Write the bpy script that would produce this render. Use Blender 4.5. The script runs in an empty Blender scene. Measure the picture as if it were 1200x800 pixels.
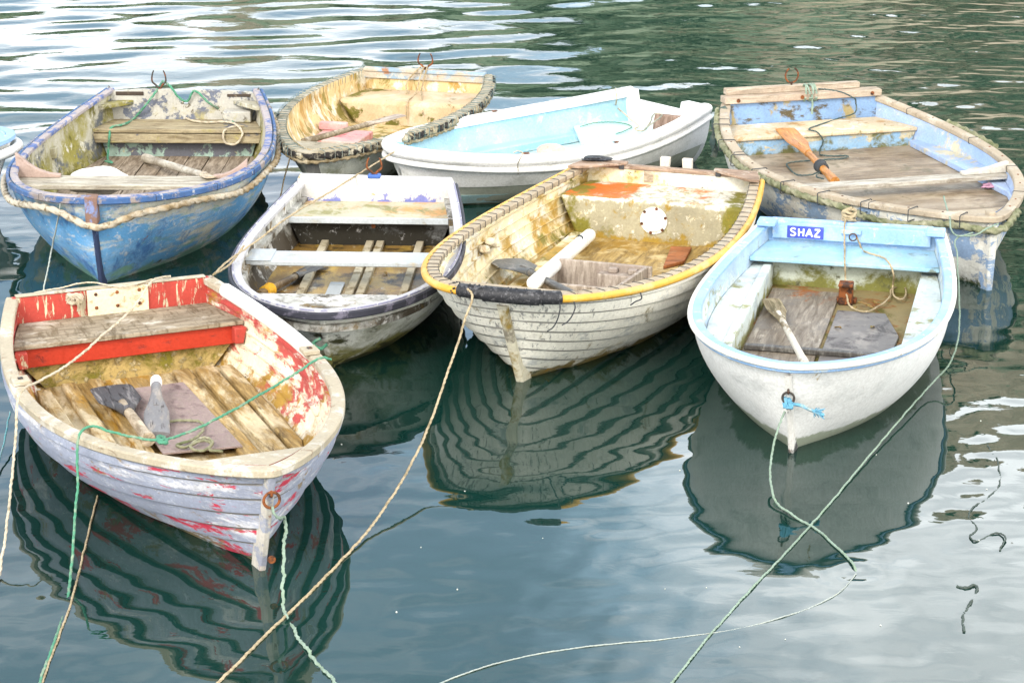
import bpy, bmesh, math, random
import numpy as np
from mathutils import Vector, Matrix
random.seed(7); rng = np.random.default_rng(7)
S = bpy.context.scene; COL = S.collection
R = math.radians

# ------------------------------------------------------------------ camera
F, PITCH, H = 2669.49, 0.313227, 3.6477
cd = bpy.data.cameras.new('camera'); cam = bpy.data.objects.new('camera', cd); COL.objects.link(cam)
cd.sensor_width = 36; cd.lens = F / 1200 * 36; cd.clip_end = 3000; cd.clip_start = .1
cam.location = (0, 0, H); cam.rotation_euler = (math.pi / 2 - PITCH, 0, 0)
S.camera = cam
S.render.resolution_x, S.render.resolution_y = 1024, 682

def U(px, py, z=0.0):
    """measured point of the 1200x800 photograph -> world point at height z"""
    dx = (px - 600) / F; du = -(py - 400) / F
    Y = math.cos(PITCH) + du * math.sin(PITCH); Z = -math.sin(PITCH) + du * math.cos(PITCH)
    k = (z - H) / Z
    return Vector((dx * k, Y * k, z))

# ------------------------------------------------------------------ mesh helpers
class MB:
    def __init__(s): s.v = []; s.f = []; s.m = []
    def add(s, v, f, mi=0):
        o = len(s.v); s.v += [tuple(p) for p in v]; s.f += [tuple(i + o for i in q) for q in f]; s.m += [mi] * len(f); return s
    def grid(s, rows, mi=0, close=False):
        n = len(rows); w = len(rows[0]); f = []
        for i in range(n - 1):
            for j in range(w if close else w - 1):
                a = i * w + j; b = i * w + (j + 1) % w
                f.append((a, b, b + w, a + w))
        return s.add([p for r in rows for p in r], f, mi)
    def box(s, x0, x1, y0, y1, z0, z1, mi=0):
        v = [(x, y, z) for x in (x0, x1) for y in (y0, y1) for z in (z0, z1)]
        return s.add(v, [(0, 1, 3, 2), (4, 6, 7, 5), (0, 4, 5, 1), (2, 3, 7, 6), (0, 2, 6, 4), (1, 5, 7, 3)], mi)
    def hexa(s, bot, top, mi=0):
        n = len(bot); f = [tuple(range(n))[::-1], tuple(range(n, 2 * n))]
        f += [(i, (i + 1) % n, n + (i + 1) % n, n + i) for i in range(n)]
        return s.add(list(bot) + list(top), f, mi)
    def build(s, name, mats, parent=None, bevel=0, loc=None, rot=None, angle=35):
        me = bpy.data.meshes.new(name); me.from_pydata(s.v, [], s.f)
        for m in (mats if isinstance(mats, (list, tuple)) else [mats]): me.materials.append(m)
        me.polygons.foreach_set('material_index', s.m)
        bm = bmesh.new(); bm.from_mesh(me)
        bmesh.ops.remove_doubles(bm, verts=bm.verts, dist=1e-5)
        bmesh.ops.recalc_face_normals(bm, faces=bm.faces); bm.to_mesh(me); bm.free()
        me.polygons.foreach_set('use_smooth', [True] * len(me.polygons)); me.set_sharp_from_angle(angle=R(angle))
        o = bpy.data.objects.new(name, me); COL.objects.link(o)
        if parent: o.parent = parent
        if loc is not None: o.location = loc
        if rot is not None: o.rotation_euler = rot
        if bevel:
            b = o.modifiers.new('bevel', 'BEVEL'); b.width = bevel; b.segments = 2; b.limit_method = 'ANGLE'; b.angle_limit = R(40); b.harden_normals = False
        return o

def tag(o, label=None, cat=None, group=None, kind=None):
    if label: o['label'] = label
    if cat: o['category'] = cat
    if group: o['group'] = group
    if kind: o['kind'] = kind
    return o

def empty(name, loc=(0, 0, 0), rz=0, **k):
    o = bpy.data.objects.new(name, None); COL.objects.link(o); o.location = loc; o.rotation_euler = (0, 0, rz); o.empty_display_size = .1
    return tag(o, **k)

def spline(pts, step=.012, closed=False):
    P = [np.array(p, float) for p in pts]; n = len(P); out = []
    if n == 2 and not closed:
        k = max(2, int(np.linalg.norm(P[1] - P[0]) / step)); return np.array([P[0] + (P[1] - P[0]) * i / k for i in range(k + 1)])
    rngi = range(n if closed else n - 1)
    for i in rngi:
        p1, p2 = P[i], P[(i + 1) % n]
        p0 = P[i - 1] if (i > 0 or closed) else 2 * p1 - p2
        p3 = P[(i + 2) % n] if (i + 2 < n or closed) else 2 * p2 - p1
        # centripetal-ish tangents limited by the local chord
        d = np.linalg.norm(p2 - p1); d0 = np.linalg.norm(p1 - p0) + 1e-9; d3 = np.linalg.norm(p3 - p2) + 1e-9
        m1 = ((p1 - p0) / d0 + (p2 - p1) / (d + 1e-9)) * .5 * d; m2 = ((p2 - p1) / (d + 1e-9) + (p3 - p2) / d3) * .5 * d
        k = max(2, int(d / step))
        for j in range(k):
            t = j / k; t2, t3 = t * t, t * t * t
            out.append((2 * t3 - 3 * t2 + 1) * p1 + (t3 - 2 * t2 + t) * m1 + (-2 * t3 + 3 * t2) * p2 + (t3 - t2) * m2)
    if not closed: out.append(P[-1])
    return np.array(out)

def frames(P, closed=False):
    T = np.gradient(P, axis=0) if not closed else np.roll(P, -1, 0) - np.roll(P, 1, 0)
    T /= np.linalg.norm(T, axis=1)[:, None] + 1e-12
    a = np.array([0, 0, 1.0]) if abs(T[0][2]) < .9 else np.array([1.0, 0, 0])
    N = []; n = a - T[0] * (a @ T[0])
    for t in T:
        n = n - t * (n @ t); n /= np.linalg.norm(n) + 1e-12; N.append(n)
    N = np.array(N); return T, N, np.cross(T, N)

def tube(mb, P, r, seg=9, lobes=0, twist=0, mi=0, closed=False, fuzz=0, caps=True):
    """a tube along P; lobes>0 gives the twisted strands of a laid rope"""
    P = np.asarray(P, float); T, N, Bn = frames(P, closed)
    s = np.r_[0, np.cumsum(np.linalg.norm(np.diff(P, axis=0), axis=1))]
    rr = np.broadcast_to(np.asarray(r, float), (len(P),)); rows = []
    for i in range(len(P)):
        row = []
        for j in range(seg):
            a = 2 * math.pi * j / seg; k = 1.0
            if lobes: k = 1 + .2 * math.cos(lobes * (a - twist * s[i] / lobes))
            if fuzz: k *= 1 + random.uniform(-fuzz, fuzz)
            row.append(P[i] + rr[i] * k * (math.cos(a) * N[i] + math.sin(a) * Bn[i]))
        rows.append(row)
    if closed: rows.append(rows[0])
    mb.grid(rows, mi, close=True)
    if caps and not closed:
        o = len(mb.v); mb.add(rows[0], [tuple(range(seg))[::-1]], mi); mb.add(rows[-1], [tuple(range(seg))], mi)
    return mb

def rope_mb(pts, r, step=None, fuzz=.06, lobes=3, jitter=0):
    P = spline(pts, step or max(.006, r * .8))
    if jitter:
        k = len(P); w = np.cumsum(rng.normal(0, 1, (k, 3)), 0); 
        ker = max(3, int(.05 / (step or r))); 
        nz = np.stack([np.convolve(rng.normal(0, 1, k + ker - 1), np.ones(ker) / math.sqrt(ker), 'valid') for _ in range(3)], 1)
        P = P + nz * jitter
    return tube(MB(), P, r, 9, lobes, 2 * math.pi / (r * 7) * 1.0, fuzz=fuzz)

# ------------------------------------------------------------------ materials
class NT:
    def __init__(s, t): s.t = t; s.n = t.nodes; s.l = t.links
    def new(s, k, **kw):
        n = s.n.new(k)
        for a, b in kw.items(): setattr(n, a, b)
        return n
    def put(s, sock, v):
        if isinstance(v, bpy.types.NodeSocket): s.l.new(v, sock)
        elif v is not None:
            if isinstance(v, (tuple, list)) and sock.type == 'RGBA' and len(v) == 3: v = (*v, 1)
            sock.default_value = v
    def math(s, op, a, b=None, c=None, clamp=False):
        n = s.new('ShaderNodeMath', operation=op, use_clamp=clamp)
        for i, v in enumerate((a, b, c)):
            if v is not None: s.put(n.inputs[i], v)
        return n.outputs[0]
    def mr(s, v, a, b, c=0, d=1, smooth=False):
        n = s.new('ShaderNodeMapRange', interpolation_type='SMOOTHSTEP' if smooth else 'LINEAR', clamp=True)
        for i, x in enumerate((v, a, b, c, d)): s.put(n.inputs[i], x)
        return n.outputs[0]
    def mix(s, f, a, b, blend='MIX'):
        n = s.new('ShaderNodeMix', data_type='RGBA', blend_type=blend)
        s.put(n.inputs[0], f); s.put(n.inputs[6], a); s.put(n.inputs[7], b); return n.outputs[2]
    def noise(s, co, scale, st=(1, 1, 1), detail=6, rough=.65, off=0, dist=0):
        m = s.new('ShaderNodeMapping'); s.l.new(co, m.inputs[0]); m.inputs[1].default_value = (off * 1.7, off * 2.3 + 5, off * .9 + 3); m.inputs[3].default_value = st
        n = s.new('ShaderNodeTexNoise'); s.l.new(m.outputs[0], n.inputs['Vector']); n.inputs['Scale'].default_value = scale
        n.inputs['Detail'].default_value = detail; n.inputs['Roughness'].default_value = rough; n.inputs['Distortion'].default_value = dist
        return n.outputs['Fac']

_seed = [0]
def mat(name, base, layers=(), rough=.6, bump=.5, var=.24, fine=70, grain=None, spec=.3, bdist=.004, metal=0):
    """weathered surface: base colour, then layers (colour, scale, stretch, threshold, softness, [regions])
    region = (axis, lo, hi, strength): adds strength * ramp(axis lo->hi) to the layer's noise"""
    m = bpy.data.materials.new(name); m.use_nodes = True; g = NT(m.node_tree); p = g.n['Principled BSDF']
    co = g.new('ShaderNodeTexCoord').outputs['Object']; xyz = g.new('ShaderNodeSeparateXYZ'); g.l.new(co, xyz.inputs[0])
    ax = {'x': xyz.outputs[0], 'y': xyz.outputs[1], 'z': xyz.outputs[2]}
    col = None; h = None
    _seed[0] += 1; off = _seed[0] * 3.7
    big = g.noise(co, 4, (1, 1, 1), 4, .6, off + 1)
    col = g.mix(g.mr(big, .3, .7), tuple(c * (1 - var * .5) for c in base), tuple(min(1, c * (1 + var * .35)) for c in base))
    if grain:   # wood grain along an axis
        gn = g.noise(co, 9, grain, 8, .7, off + 2, .6)
        col = g.mix(g.mr(gn, .36, .66), g.mix(1, col, (.38, .34, .30), 'MULTIPLY'), col)
        h = g.math('MULTIPLY', gn, .6)
    for i, L in enumerate(layers):
        c, sc, st, thr, soft = L[:5]
        f = g.noise(co, sc, st, 10, .70, off + 5 + i * 2.1, .35)
        for (a, lo, hi, k) in (L[5] if len(L) > 5 else ()):
            src = g.math('ABSOLUTE', ax[a[1]]) if len(a) == 2 else ax[a]
            f = g.math('ADD', f, g.mr(src, lo, hi, 0, k))
        mk = g.mr(f, thr - soft, thr + soft, 0, 1, True)
        c2 = tuple(x * .72 for x in c)
        cc = g.mix(g.mr(big, .35, .65), c2, c)
        col = g.mix(mk, col, cc)
        w = g.math('MULTIPLY', mk, -.5 if i % 2 == 0 else .5)
        h = w if h is None else g.math('ADD', h, w)
    fn = g.noise(co, fine, (1, 1, 1), 5, .7, off + 9)
    col = g.mix(1, col, g.mix(g.mr(fn, .3, .7), (.82, .81, .79), (1.1, 1.1, 1.1)), 'MULTIPLY')
    fh = g.math('MULTIPLY', fn, .45)
    h = fh if h is None else g.math('ADD', h, fh)
    b = g.new('ShaderNodeBump'); b.inputs['Strength'].default_value = bump; b.inputs['Distance'].default_value = bdist; g.l.new(h, b.inputs['Height'])
    g.l.new(b.outputs[0], p.inputs['Normal']); g.l.new(col, p.inputs['Base Color'])
    g.l.new(g.mr(fn, .3, .7, max(.05, rough - .12), min(1, rough + .15)), p.inputs['Roughness'])
    p.inputs['Specular IOR Level'].default_value = spec; p.inputs['Metallic'].default_value = metal
    return m

MOSS = (.13, .115, .018); OCHRE = (.42, .25, .045); RUST = (.22, .07, .02); DIRT = (.10, .08, .045); BLACK = (.018, .018, .018); WHITE = (.80, .79, .76)
ST = (.6, .6, 3.2); VERT = (3, 3, .5)
M = {}
M['rust'] = mat('rusty_iron', RUST, [((.06, .03, .02), 25, (1, 1, 1), .52, .06)], .8)
M['iron'] = mat('dark_iron', (.06, .055, .05), [(RUST, 30, (1, 1, 1), .55, .06)], .55, metal=.4)
M['rope_tan'] = mat('tan_rope', (.42, .34, .22), [((.30, .24, .14), 20, (1, 1, 1), .54, .08)], .9, .3)
M['rope_cream'] = mat('cream_rope', (.50, .44, .34), [((.40, .34, .22), 14, (1, 1, 1), .56, .08)], .9, .3)
M['rope_green'] = mat('green_rope', (.07, .24, .15), [((.25, .33, .24), 12, (1, 1, 1), .55, .08)], .85, .3)
M['rope_pale'] = mat('pale_green_rope', (.24, .32, .26), [((.24, .33, .24), 14, (1, 1, 1), .55, .08)], .9, .3)
M['rope_white'] = mat('white_rope', (.34, .38, .36), [((.45, .48, .42), 14, (1, 1, 1), .57, .08)], .9, .3)
M['rope_teal'] = mat('teal_rope', (.10, .30, .34), [((.3, .42, .42), 18, (1, 1, 1), .55, .08)], .85, .3)
M['rope_dark'] = mat('dark_rope', (.05, .085, .085), [((.16, .18, .15), 20, (1, 1, 1), .56, .08)], .85, .3)
M['rope_fender'] = mat('weathered_fender_rope', (.36, .29, .18), [((.22, .17, .09), 14, (1, 1, 1), .54, .08), ((.52, .46, .34), 9, (1, 1, 1), .57, .08)], .95, .5)
M['rope_fender_blue'] = mat('bleached_fender_rope', (.30, .22, .12), [((.50, .45, .36), 6, (1, 1, 1), .5, .1, [('y', .1, -.5, .3)]), ((.2, .15, .08), 22, (1, 1, 1), .58, .06)], .95, .5)
M['rope_moss'] = mat('mossy_fender_rope', (.25, .25, .16), [((.14, .16, .08), 10, (1, 1, 1), .52, .1), ((.42, .40, .30), 9, (1, 1, 1), .60, .08)], .95, .5)
M['lash_dark'] = mat('dark_lashing', (.05, .055, .06), [], .8)
M['lash_green'] = mat('blue_green_lashing', (.09, .16, .17), [((.35, .36, .30), 12, (1, 1, 1), .52, .06)], .8)
M['wood_grey'] = mat('grey_wood', (.40, .34, .25), [((.17, .13, .08), 7, (1, 4, 1), .56, .08), ((.55, .5, .42), 10, (1, .6, 1), .6, .07)], .8, .5, grain=(4, .5, 4))
M['wood_greyx'] = mat('grey_wood_lengthwise', (.42, .35, .27), [((.16, .12, .08), 6, (1, 3, 1), .57, .08)], .8, .5, grain=(.5, 5, 4))
M['wood_pale'] = mat('pale_wood', (.60, .52, .40), [((.28, .22, .14), 9, (.6, 2, 2), .6, .07)], .75, .4, grain=(1, 1, 5))
M['wood_dark'] = mat('dark_wet_wood', (.09, .085, .08), [((.2, .19, .17), 9, (.5, 3, 1), .57, .08)], .5, .4, grain=(.5, 5, 4), spec=.5)

# ------------------------------------------------------------------ boats
class Boat:
    def __init__(s, q, name, label, th=.03, over=.022):
        s.q = q; s.L = q[3]; s.rake = q[12]; s.th = th; s.over = over; s.yaw = q[2]
        s.root = empty(name, (q[0], q[1], 0), q[2], label=label, cat='boat', group='moored wooden and fibreglass rowing dinghies')
        N = 600; tt = np.r_[np.linspace(0, .8, N), 1 - np.linspace(.2, 0, N)[1:] ** 2 / .2]
        tt = np.concatenate([np.linspace(0, .8, 300), .8 + .2 * np.sin(np.linspace(0, 1, 300)[1:] * math.pi / 2)])
        P = [s.pt(t, 1, s.s(t), s.b(t)) for t in tt] + [s.pt(t, -1, s.s(t), s.b(t)) for t in tt[::-1][1:]]
        P = np.array(P); d = np.r_[0, np.cumsum(np.linalg.norm(np.diff(P, axis=0), axis=1))]
        s.len = d[-1]; n = 260; u = np.linspace(0, d[-1], n)
        s.path = np.stack([np.interp(u, d, P[:, k]) for k in range(3)], 1)
        T = np.gradient(s.path, axis=0); T[:, 2] = 0; T /= np.linalg.norm(T, axis=1)[:, None]
        s.nrm = np.stack([T[:, 1], -T[:, 0], 0 * T[:, 0]], 1); s.tan = T
        k = np.ones(5) / 5
        for a in range(2): s.nrm[2:-2, a] = np.convolve(s.nrm[:, a], k, 'valid')
        s.nrm /= np.linalg.norm(s.nrm, axis=1)[:, None]
        if s.nrm[n // 2][0] < 0: s.nrm *= -1
    def b(s, t):
        b0, b1, b2, n, m = s.q[4:9]
        return (b0 * (1 - t) * (1 - 2 * t) + b1 * 4 * t * (1 - t) + b2 * t * (2 * t - 1)) * max(0, 1 - t ** n) ** m
    def s(s_, t):
        a, m, c = s_.q[9:12]; return a * (1 - t) * (1 - 2 * t) + m * 4 * t * (1 - t) + c * t * (2 * t - 1)
    def k(s, t): return -s.q[13] * (1 - t ** 6) - .02
    def sec(s, w, t):
        p = 2.6 - 1.3 * t * t; r = 1.5 - .35 * t * t
        return max(0, 1 - w ** p) ** (1 / r)
    def pt(s, t, side, z, y):
        return (s.L * (t - .5) - s.rake * t ** 3 * (s.s(t) - z) / max(s.s(t), .1), side * y, z)
    def iy(s, x, z, off=None):
        """half width of the inside of the hull at local x, height z"""
        off = s.over + s.th if off is None else off
        t = min(1, max(0, x / s.L + .5))
        for _ in range(8):
            t = min(1, max(0, (x + s.rake * t ** 3 * (s.s(t) - z) / s.s(t)) / s.L + .5))
        sh, k = s.s(t), s.k(t); w = min(1, max(0, (sh - z) / (sh - k)))
        return max(0, s.b(t) * s.sec(w, t) - off)
    def local(s, px, py, z):
        p = U(px, py, z); c, n = math.cos(s.yaw), math.sin(s.yaw); X, Y = p.x - s.q[0], p.y - s.q[1]
        return Vector((c * X + n * Y, -n * X + c * Y, z))
    def onx(s, px, py, x):
        a, b = s.local(px, py, 0), s.local(px, py, .5); k = (x - a.x) / (b.x - a.x); return a.lerp(b, k)
    def w(s, x, y, z):
        c, n = math.cos(s.yaw), math.sin(s.yaw); return Vector((s.q[0] + c * x - n * y, s.q[1] + n * x + c * y, z))
    # --- parts
    def shell(s, name, m, off, planks=0, lap=.012, zmin=None, top=0, nt=56, tmax=1.0, seam=None):
        ts = [tmax * (1 - (1 - i / nt) ** 1.0) for i in range(int(nt * .8))]; t0 = ts[-1]
        ts += [t0 + (tmax - t0) * math.sin(j / 20 * math.pi / 2) for j in range(1, 21)]
        ws = []
        if planks:
            for i in range(planks):
                ws += [(i / planks, -.006 if i else 0.0), ((i + .17) / planks, lap * .12), ((i + .5) / planks, lap * .5)]
                if i == planks - 1: ws += [((i + f) / planks, lap * f) for f in (.7, .82, .9, .95, .98, .993)]
                ws += [((i + 1) / planks - .004, lap), ((i + 1) / planks, lap)] if i < planks - 1 else [(1, lap)]
                if i < planks - 1: ws += [((i + 1) / planks + .001, lap * .9)]
        else: ws = [(math.sin(i / 26 * math.pi / 2), 0) for i in range(27)]
        rows = []
        for side in (1, -1):
            rr = []
            for t in ts:
                sh = s.s(t) - top; kk = s.k(t); row = []
                for w, l in ws:
                    if zmin is not None:
                        zz = sh + (zmin - sh) * w; wq = min(1, max(0, (s.s(t) - zz) / (s.s(t) - kk)))
                    else: zz = sh + (kk - sh) * w; wq = (s.s(t) - zz) / (s.s(t) - kk)
                    y = s.b(t) * s.sec(wq, t) - off + l * (1 - .6 * t ** 8) * (1 if planks else 0)
                    x, _, _ = s.pt(t, 1, zz, 0)
                    row.append((x - off * t ** 6, side * max(0, y), zz))
                rr.append(row)
            rows.append(rr)
        mb = MB(); mb.grid(rows[0]); mb.grid(rows[1])
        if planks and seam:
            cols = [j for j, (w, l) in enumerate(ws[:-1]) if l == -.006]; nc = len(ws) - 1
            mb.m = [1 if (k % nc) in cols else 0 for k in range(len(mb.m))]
        return mb.build(name, [m, seam] if seam else m, s.root, angle=28)
    def sweep(s, name, m, prof, u0=0, u1=1, angle=40, dz=None, mi=0):
        n = len(s.path); i0, i1 = int(u0 * (n - 1)), int(u1 * (n - 1)); rows = []
        for i in range(i0, i1 + 1):
            p, nn = s.path[i], s.nrm[i]; d = dz(i / (n - 1)) if dz else 0
            rows.append([p + nn * a + np.array([0, 0, b + d]) for a, b in prof])
        mb = MB(); mb.grid(rows, 0, close=True); k = len(prof)
        mb.add(rows[0], [tuple(range(k))]); mb.add(rows[-1], [tuple(range(k))[::-1]])
        return mb.build(name, m, s.root, angle=angle)
    def rail(s, m, wd=.06, h=.035, out=0, name='gunwale', c=.006, u0=0, u1=1, up=0):
        pr = [(out - c, up), (out, up - c), (out, up - h + c), (out - c, up - h), (out - wd + c, up - h), (out - wd, up - h + c), (out - wd, up - c), (out - wd + c, up)]
        return s.sweep(name, m, pr, u0, u1)
    def hose(s, m, r, du, dv, u0=0, u1=1, name='fender_hose', dz=None):
        pr = [(du + r * math.cos(a), dv + r * math.sin(a)) for a in [2 * math.pi * j / 12 for j in range(12)]]
        return s.sweep(name, m, pr, u0, u1, 60, dz)
    def at(s, u, du=0, dv=0):
        n = len(s.path) - 1; i = min(n, max(0, u * n)); a = int(i); f = i - a; b = min(n, a + 1)
        return s.path[a] * (1 - f) + s.path[b] * f + (s.nrm[a] * (1 - f) + s.nrm[b] * f) * du + np.array([0, 0, dv])
    def fender(s, m, r, du, dv, u0=0, u1=1, dz=None, name='fender_rope', bump=0):
        k = 300; P = [s.at(u0 + (u1 - u0) * i / k, du, dv + (dz(u0 + (u1 - u0) * i / k) if dz else 0)) for i in range(k + 1)]
        if bump: P = [p + rng.normal(0, bump, 3) for p in P]
        P = spline(P, .008)
        return tube(MB(), P, r, 12, 3, 2 * math.pi / (r * 4.6), fuzz=.05).build(name, m, s.root, angle=70)
    def lash(s, m, u, wd, h, r=.0035, out=0, up=0, skew=0, name='lashing', n=1):
        mb = MB()
        for j in range(n):
            uu = u + j * .004; e = r * .7
            c = [(out + e, up + e), (out + e, up - h - e), (out - wd - e, up - h - e), (out - wd - e, up + e)]
            P = [s.at(uu + (skew if k in (2, 3) else 0), a, b) for k, (a, b) in enumerate(c)]
            P.append(P[0]); PP = []
            for k in range(4): PP += [P[k] + (P[k + 1] - P[k]) * t for t in (0.06, .5, .94)]
            tube(mb, PP, r, 6, closed=True)
        return mb.build(name, m, s.root)
    def conf(s, mb, x0, x1, z0, z1, ya=-9, yb=9, n=8, off=None, mi=0, z1b=None):
        rows = []
        for i in range(n + 1):
            x = x0 + (x1 - x0) * i / n; zt = z1 if z1b is None else z1 + (z1b - z1) * i / n
            a0, a1 = s.iy(x, z0, off), s.iy(x, zt, off)
            cl = lambda v, a: min(a, max(-a, v))
            rows.append([(x, cl(ya, a0), z0), (x, cl(yb, a0), z0), (x, cl(yb, a1), zt), (x, cl(ya, a1), zt)])
        mb.grid(rows, mi, close=True); mb.add(rows[0], [(3, 2, 1, 0)], mi); mb.add(rows[-1], [(0, 1, 2, 3)], mi)
        return mb
    def block(s, name, m, x0, x1, z0, z1, ya=-9, yb=9, bevel=.006, off=None, n=8, z1b=None):
        return s.conf(MB(), x0, x1, z0, z1, ya, yb, n, off, 0, z1b).build(name, m, s.root, bevel)
    def floor(s, m, z, x0=None, x1=None, boards=0, gap=.006, mb_m=None, width=None, name='floor', lift=.014):
        x0 = -s.L / 2 + .03 if x0 is None else x0; x1 = s.L / 2 - s.rake - .17 if x1 is None else x1
        f = s.conf(MB(), x0, x1, .012, z, n=24, off=s.over + .014).build(name, m, s.root)
        if boards:
            W = width or s.q[5]; mb = MB()
            for i in range(boards):
                a = -W + 2 * W * i / boards + gap / 2; b = -W + 2 * W * (i + 1) / boards - gap / 2
                dz = random.uniform(-.003, .004)
                s.conf(mb, x0 + .01, x1 - .12 - random.uniform(0, .05), z, z + lift + dz, a, b, 14)
            mb.build('floor_boards', mb_m, f, .003)
        return f
    def transom(s, m, top=((-1, 0), (1, 0)), th=.035, name='transom'):
        off = s.over; b = s.q[4] - off; sh = s.s(0); kk = s.k(0); p, r = 2.6, 1.5
        ys = sorted(set([i / 16 - 1 for i in range(33)] + [a for a, _ in top])); rows = []
        for yf in ys:
            w = max(0, 1 - abs(yf) ** r) ** (1 / p); zb = sh - w * (sh - kk); zt = sh + np.interp(yf, [a for a, _ in top], [c for _, c in top])
            rows.append([(-s.L / 2, yf * b, zb), (-s.L / 2 + th, yf * b, zb), (-s.L / 2 + th, yf * b, zt), (-s.L / 2, yf * b, zt)])
        mb = MB(); mb.grid(rows, 0, close=True); mb.add(rows[0], [(0, 1, 2, 3)]); mb.add(rows[-1], [(3, 2, 1, 0)])
        return mb.build(name, m, s.root, .004)
    def stem(s, m, w=.045, out=.022, ztop=None, zbot=-.08, name='stem_post'):
        zt = s.s(1) - .04 if ztop is None else ztop; rows = []; sh = s.s(1)
        for i in range(13):
            z = zt + (zbot - zt) * i / 12; x = s.L / 2 - s.rake * (sh - z) / sh - s.over; ww = w * (1 - .25 * i / 12)
            rows.append([(x - .06, -ww * .9, z), (x + out * .7, -ww * .5, z), (x + out, -ww * .3, z), (x + out, ww * .3, z), (x + out * .7, ww * .5, z), (x - .06, ww * .9, z)])
        mb = MB(); mb.grid(rows, 0, close=True); mb.add(rows[0], [tuple(range(6))]); mb.add(rows[-1], [tuple(range(6))[::-1]])
        return mb.build(name, m, s.root)
    def stem_x(s, z): sh = s.s(1); return s.L / 2 - s.rake * (sh - z) / sh - s.over
    def breasthook(s, m, ln=.25, z=None, th=.03, name='breasthook'):
        x1 = s.L / 2 - .07; z = s.s(1) - .012 if z is None else z
        mb = MB(); x0 = x1 - ln; rows = []
        for i in range(9):
            x = x0 + (x1 - x0) * i / 8; a = s.iy(x, z, .045); zz = z - (s.s(1) - s.s(x / s.L + .5)) * .9
            cv = .35 * ln * (1 - (i / 8))  # curved after edge
            rows.append([(x + (0 if i else 0), -a, zz), (x, a, zz), (x, a, zz - th), (x, -a, zz - th)])
        mb.grid(rows, 0, close=True); mb.add(rows[0], [(0, 1, 2, 3)]); mb.add(rows[-1], [(3, 2, 1, 0)])
        return mb.build(name, m, s.root, .004)
    def knee(s, m, x, side, ln, z, th=.035, name='knee'):
        """curved wooden bracket from thwart end up the hull side"""
        prof = []
        for i in range(9):
            a = i / 8 * math.pi / 2; prof.append((ln * (1 - math.sin(a)) ** 1.0, .16 * (1 - math.cos(a)) ** 1.0))
        bot = []; top = []
        for px, pz in prof:
            yy = s.iy(x + px, z + pz); bot.append((x + px, side * (yy - th * 1.0), z + pz)); top.append((x + px, side * yy, z + pz))
        y0 = s.iy(x, z); bot.append((x, side * (y0 - th), z)); top.append((x, side * y0, z))
        return MB().hexa(bot, top).build(name, m, s.root, .004)

def world_thing(mb, name, mats, label, cat, origin=(0, 0, 0), group=None, angle=60, bevel=0, kind=None):
    """top-level single mesh whose origin sits at 'origin'"""
    o = Vector(origin); mb.v = [(p[0] - o.x, p[1] - o.y, p[2] - o.z) for p in mb.v]
    ob = mb.build(name, mats, None, bevel, loc=o, angle=angle); return tag(ob, label, cat, group, kind)

def rope(pts, r, m, label, name='mooring_rope', cat='rope', group='ropes mooring the dinghies', jitter=.001, fuzz=.06):
    return world_thing(rope_mb(pts, r * .56, jitter=jitter, fuzz=fuzz), name, m, label, cat, pts[0], group)

def oar(A, Bp, label, shaft_r, blade_len, blade_w, m_shaft, m_blade, collar=None, up=(0, 0, 1), name='oar', cat='oar', group='oars and paddles left in the dinghies', grip=None, tip=1.0, th=.012):
    """handle end A, blade end B; root at A"""
    A, Bp = Vector(A), Vector(Bp); ax = (Bp - A); Ln = ax.length; ax.normalize(); upv = Vector(up); sd = ax.cross(upv).normalized(); upv = sd.cross(ax).normalized()
    root = empty(name, A, label=label, cat=cat, group=group)
    rot = Matrix((ax, sd, upv)).transposed().to_euler()
    ls = Ln - blade_len; mb = MB(); P = [(x, 0, 0) for x in np.linspace(0, ls + blade_len * .35, 14)]
    rr = [shaft_r * (1.15 if i < 2 else 1 - .25 * i / 14) for i in range(14)]
    if grip: rr[:3] = [shaft_r * .8] * 3
    tube(mb, P, rr, 12); o = mb.build('shaft', m_shaft, root, rot=rot)
    mb = MB(); rows = []; n = 18
    for i in range(n + 1):
        t = i / n; x = ls + blade_len * t
        wv = shaft_r + (blade_w / 2 - shaft_r) * min(1, t / .45) ** 1.3 * (1 if t < .93 else 1 - (t - .93) * 1.2 * (2 - tip))
        h = max(th * .5, shaft_r * (1 - t * 1.6)); row = []
        for j in range(16):
            a = 2 * math.pi * j / 16; c, d = math.cos(a), math.sin(a)
            row.append((x, wv * abs(c) ** .7 * np.sign(c), h * d * (1 - .3 * abs(c))))
        rows.append(row)
    mb.grid(rows, 0, close=True); mb.add(rows[0], [tuple(range(16))]); mb.add(rows[-1], [tuple(range(16))[::-1]])
    mb.build('blade', m_blade, root, rot=rot)
    if collar:
        mb = MB(); x = collar[1]; tube(mb, [(x + d, 0, 0) for d in (-.03, -.028, .028, .03)], [shaft_r * 1.1, shaft_r * 1.5, shaft_r * 1.5, shaft_r * 1.1], 14)
        tube(mb, [(x + .03 + d, 0, 0) for d in (-.008, -.006, .006, .008)], [shaft_r * 1.2, shaft_r * 1.65, shaft_r * 1.65, shaft_r * 1.2], 14)
        mb.build('collar', collar[0], root, rot=rot)
    if grip: tube(MB(), [(x, 0, 0) for x in (-.012, -.01, .0, .05, .055)], [shaft_r * .6, shaft_r * .95, shaft_r * 1.05, shaft_r * 1.05, shaft_r * .9], 12).build('grip', grip, root, rot=rot)
    return root

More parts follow.
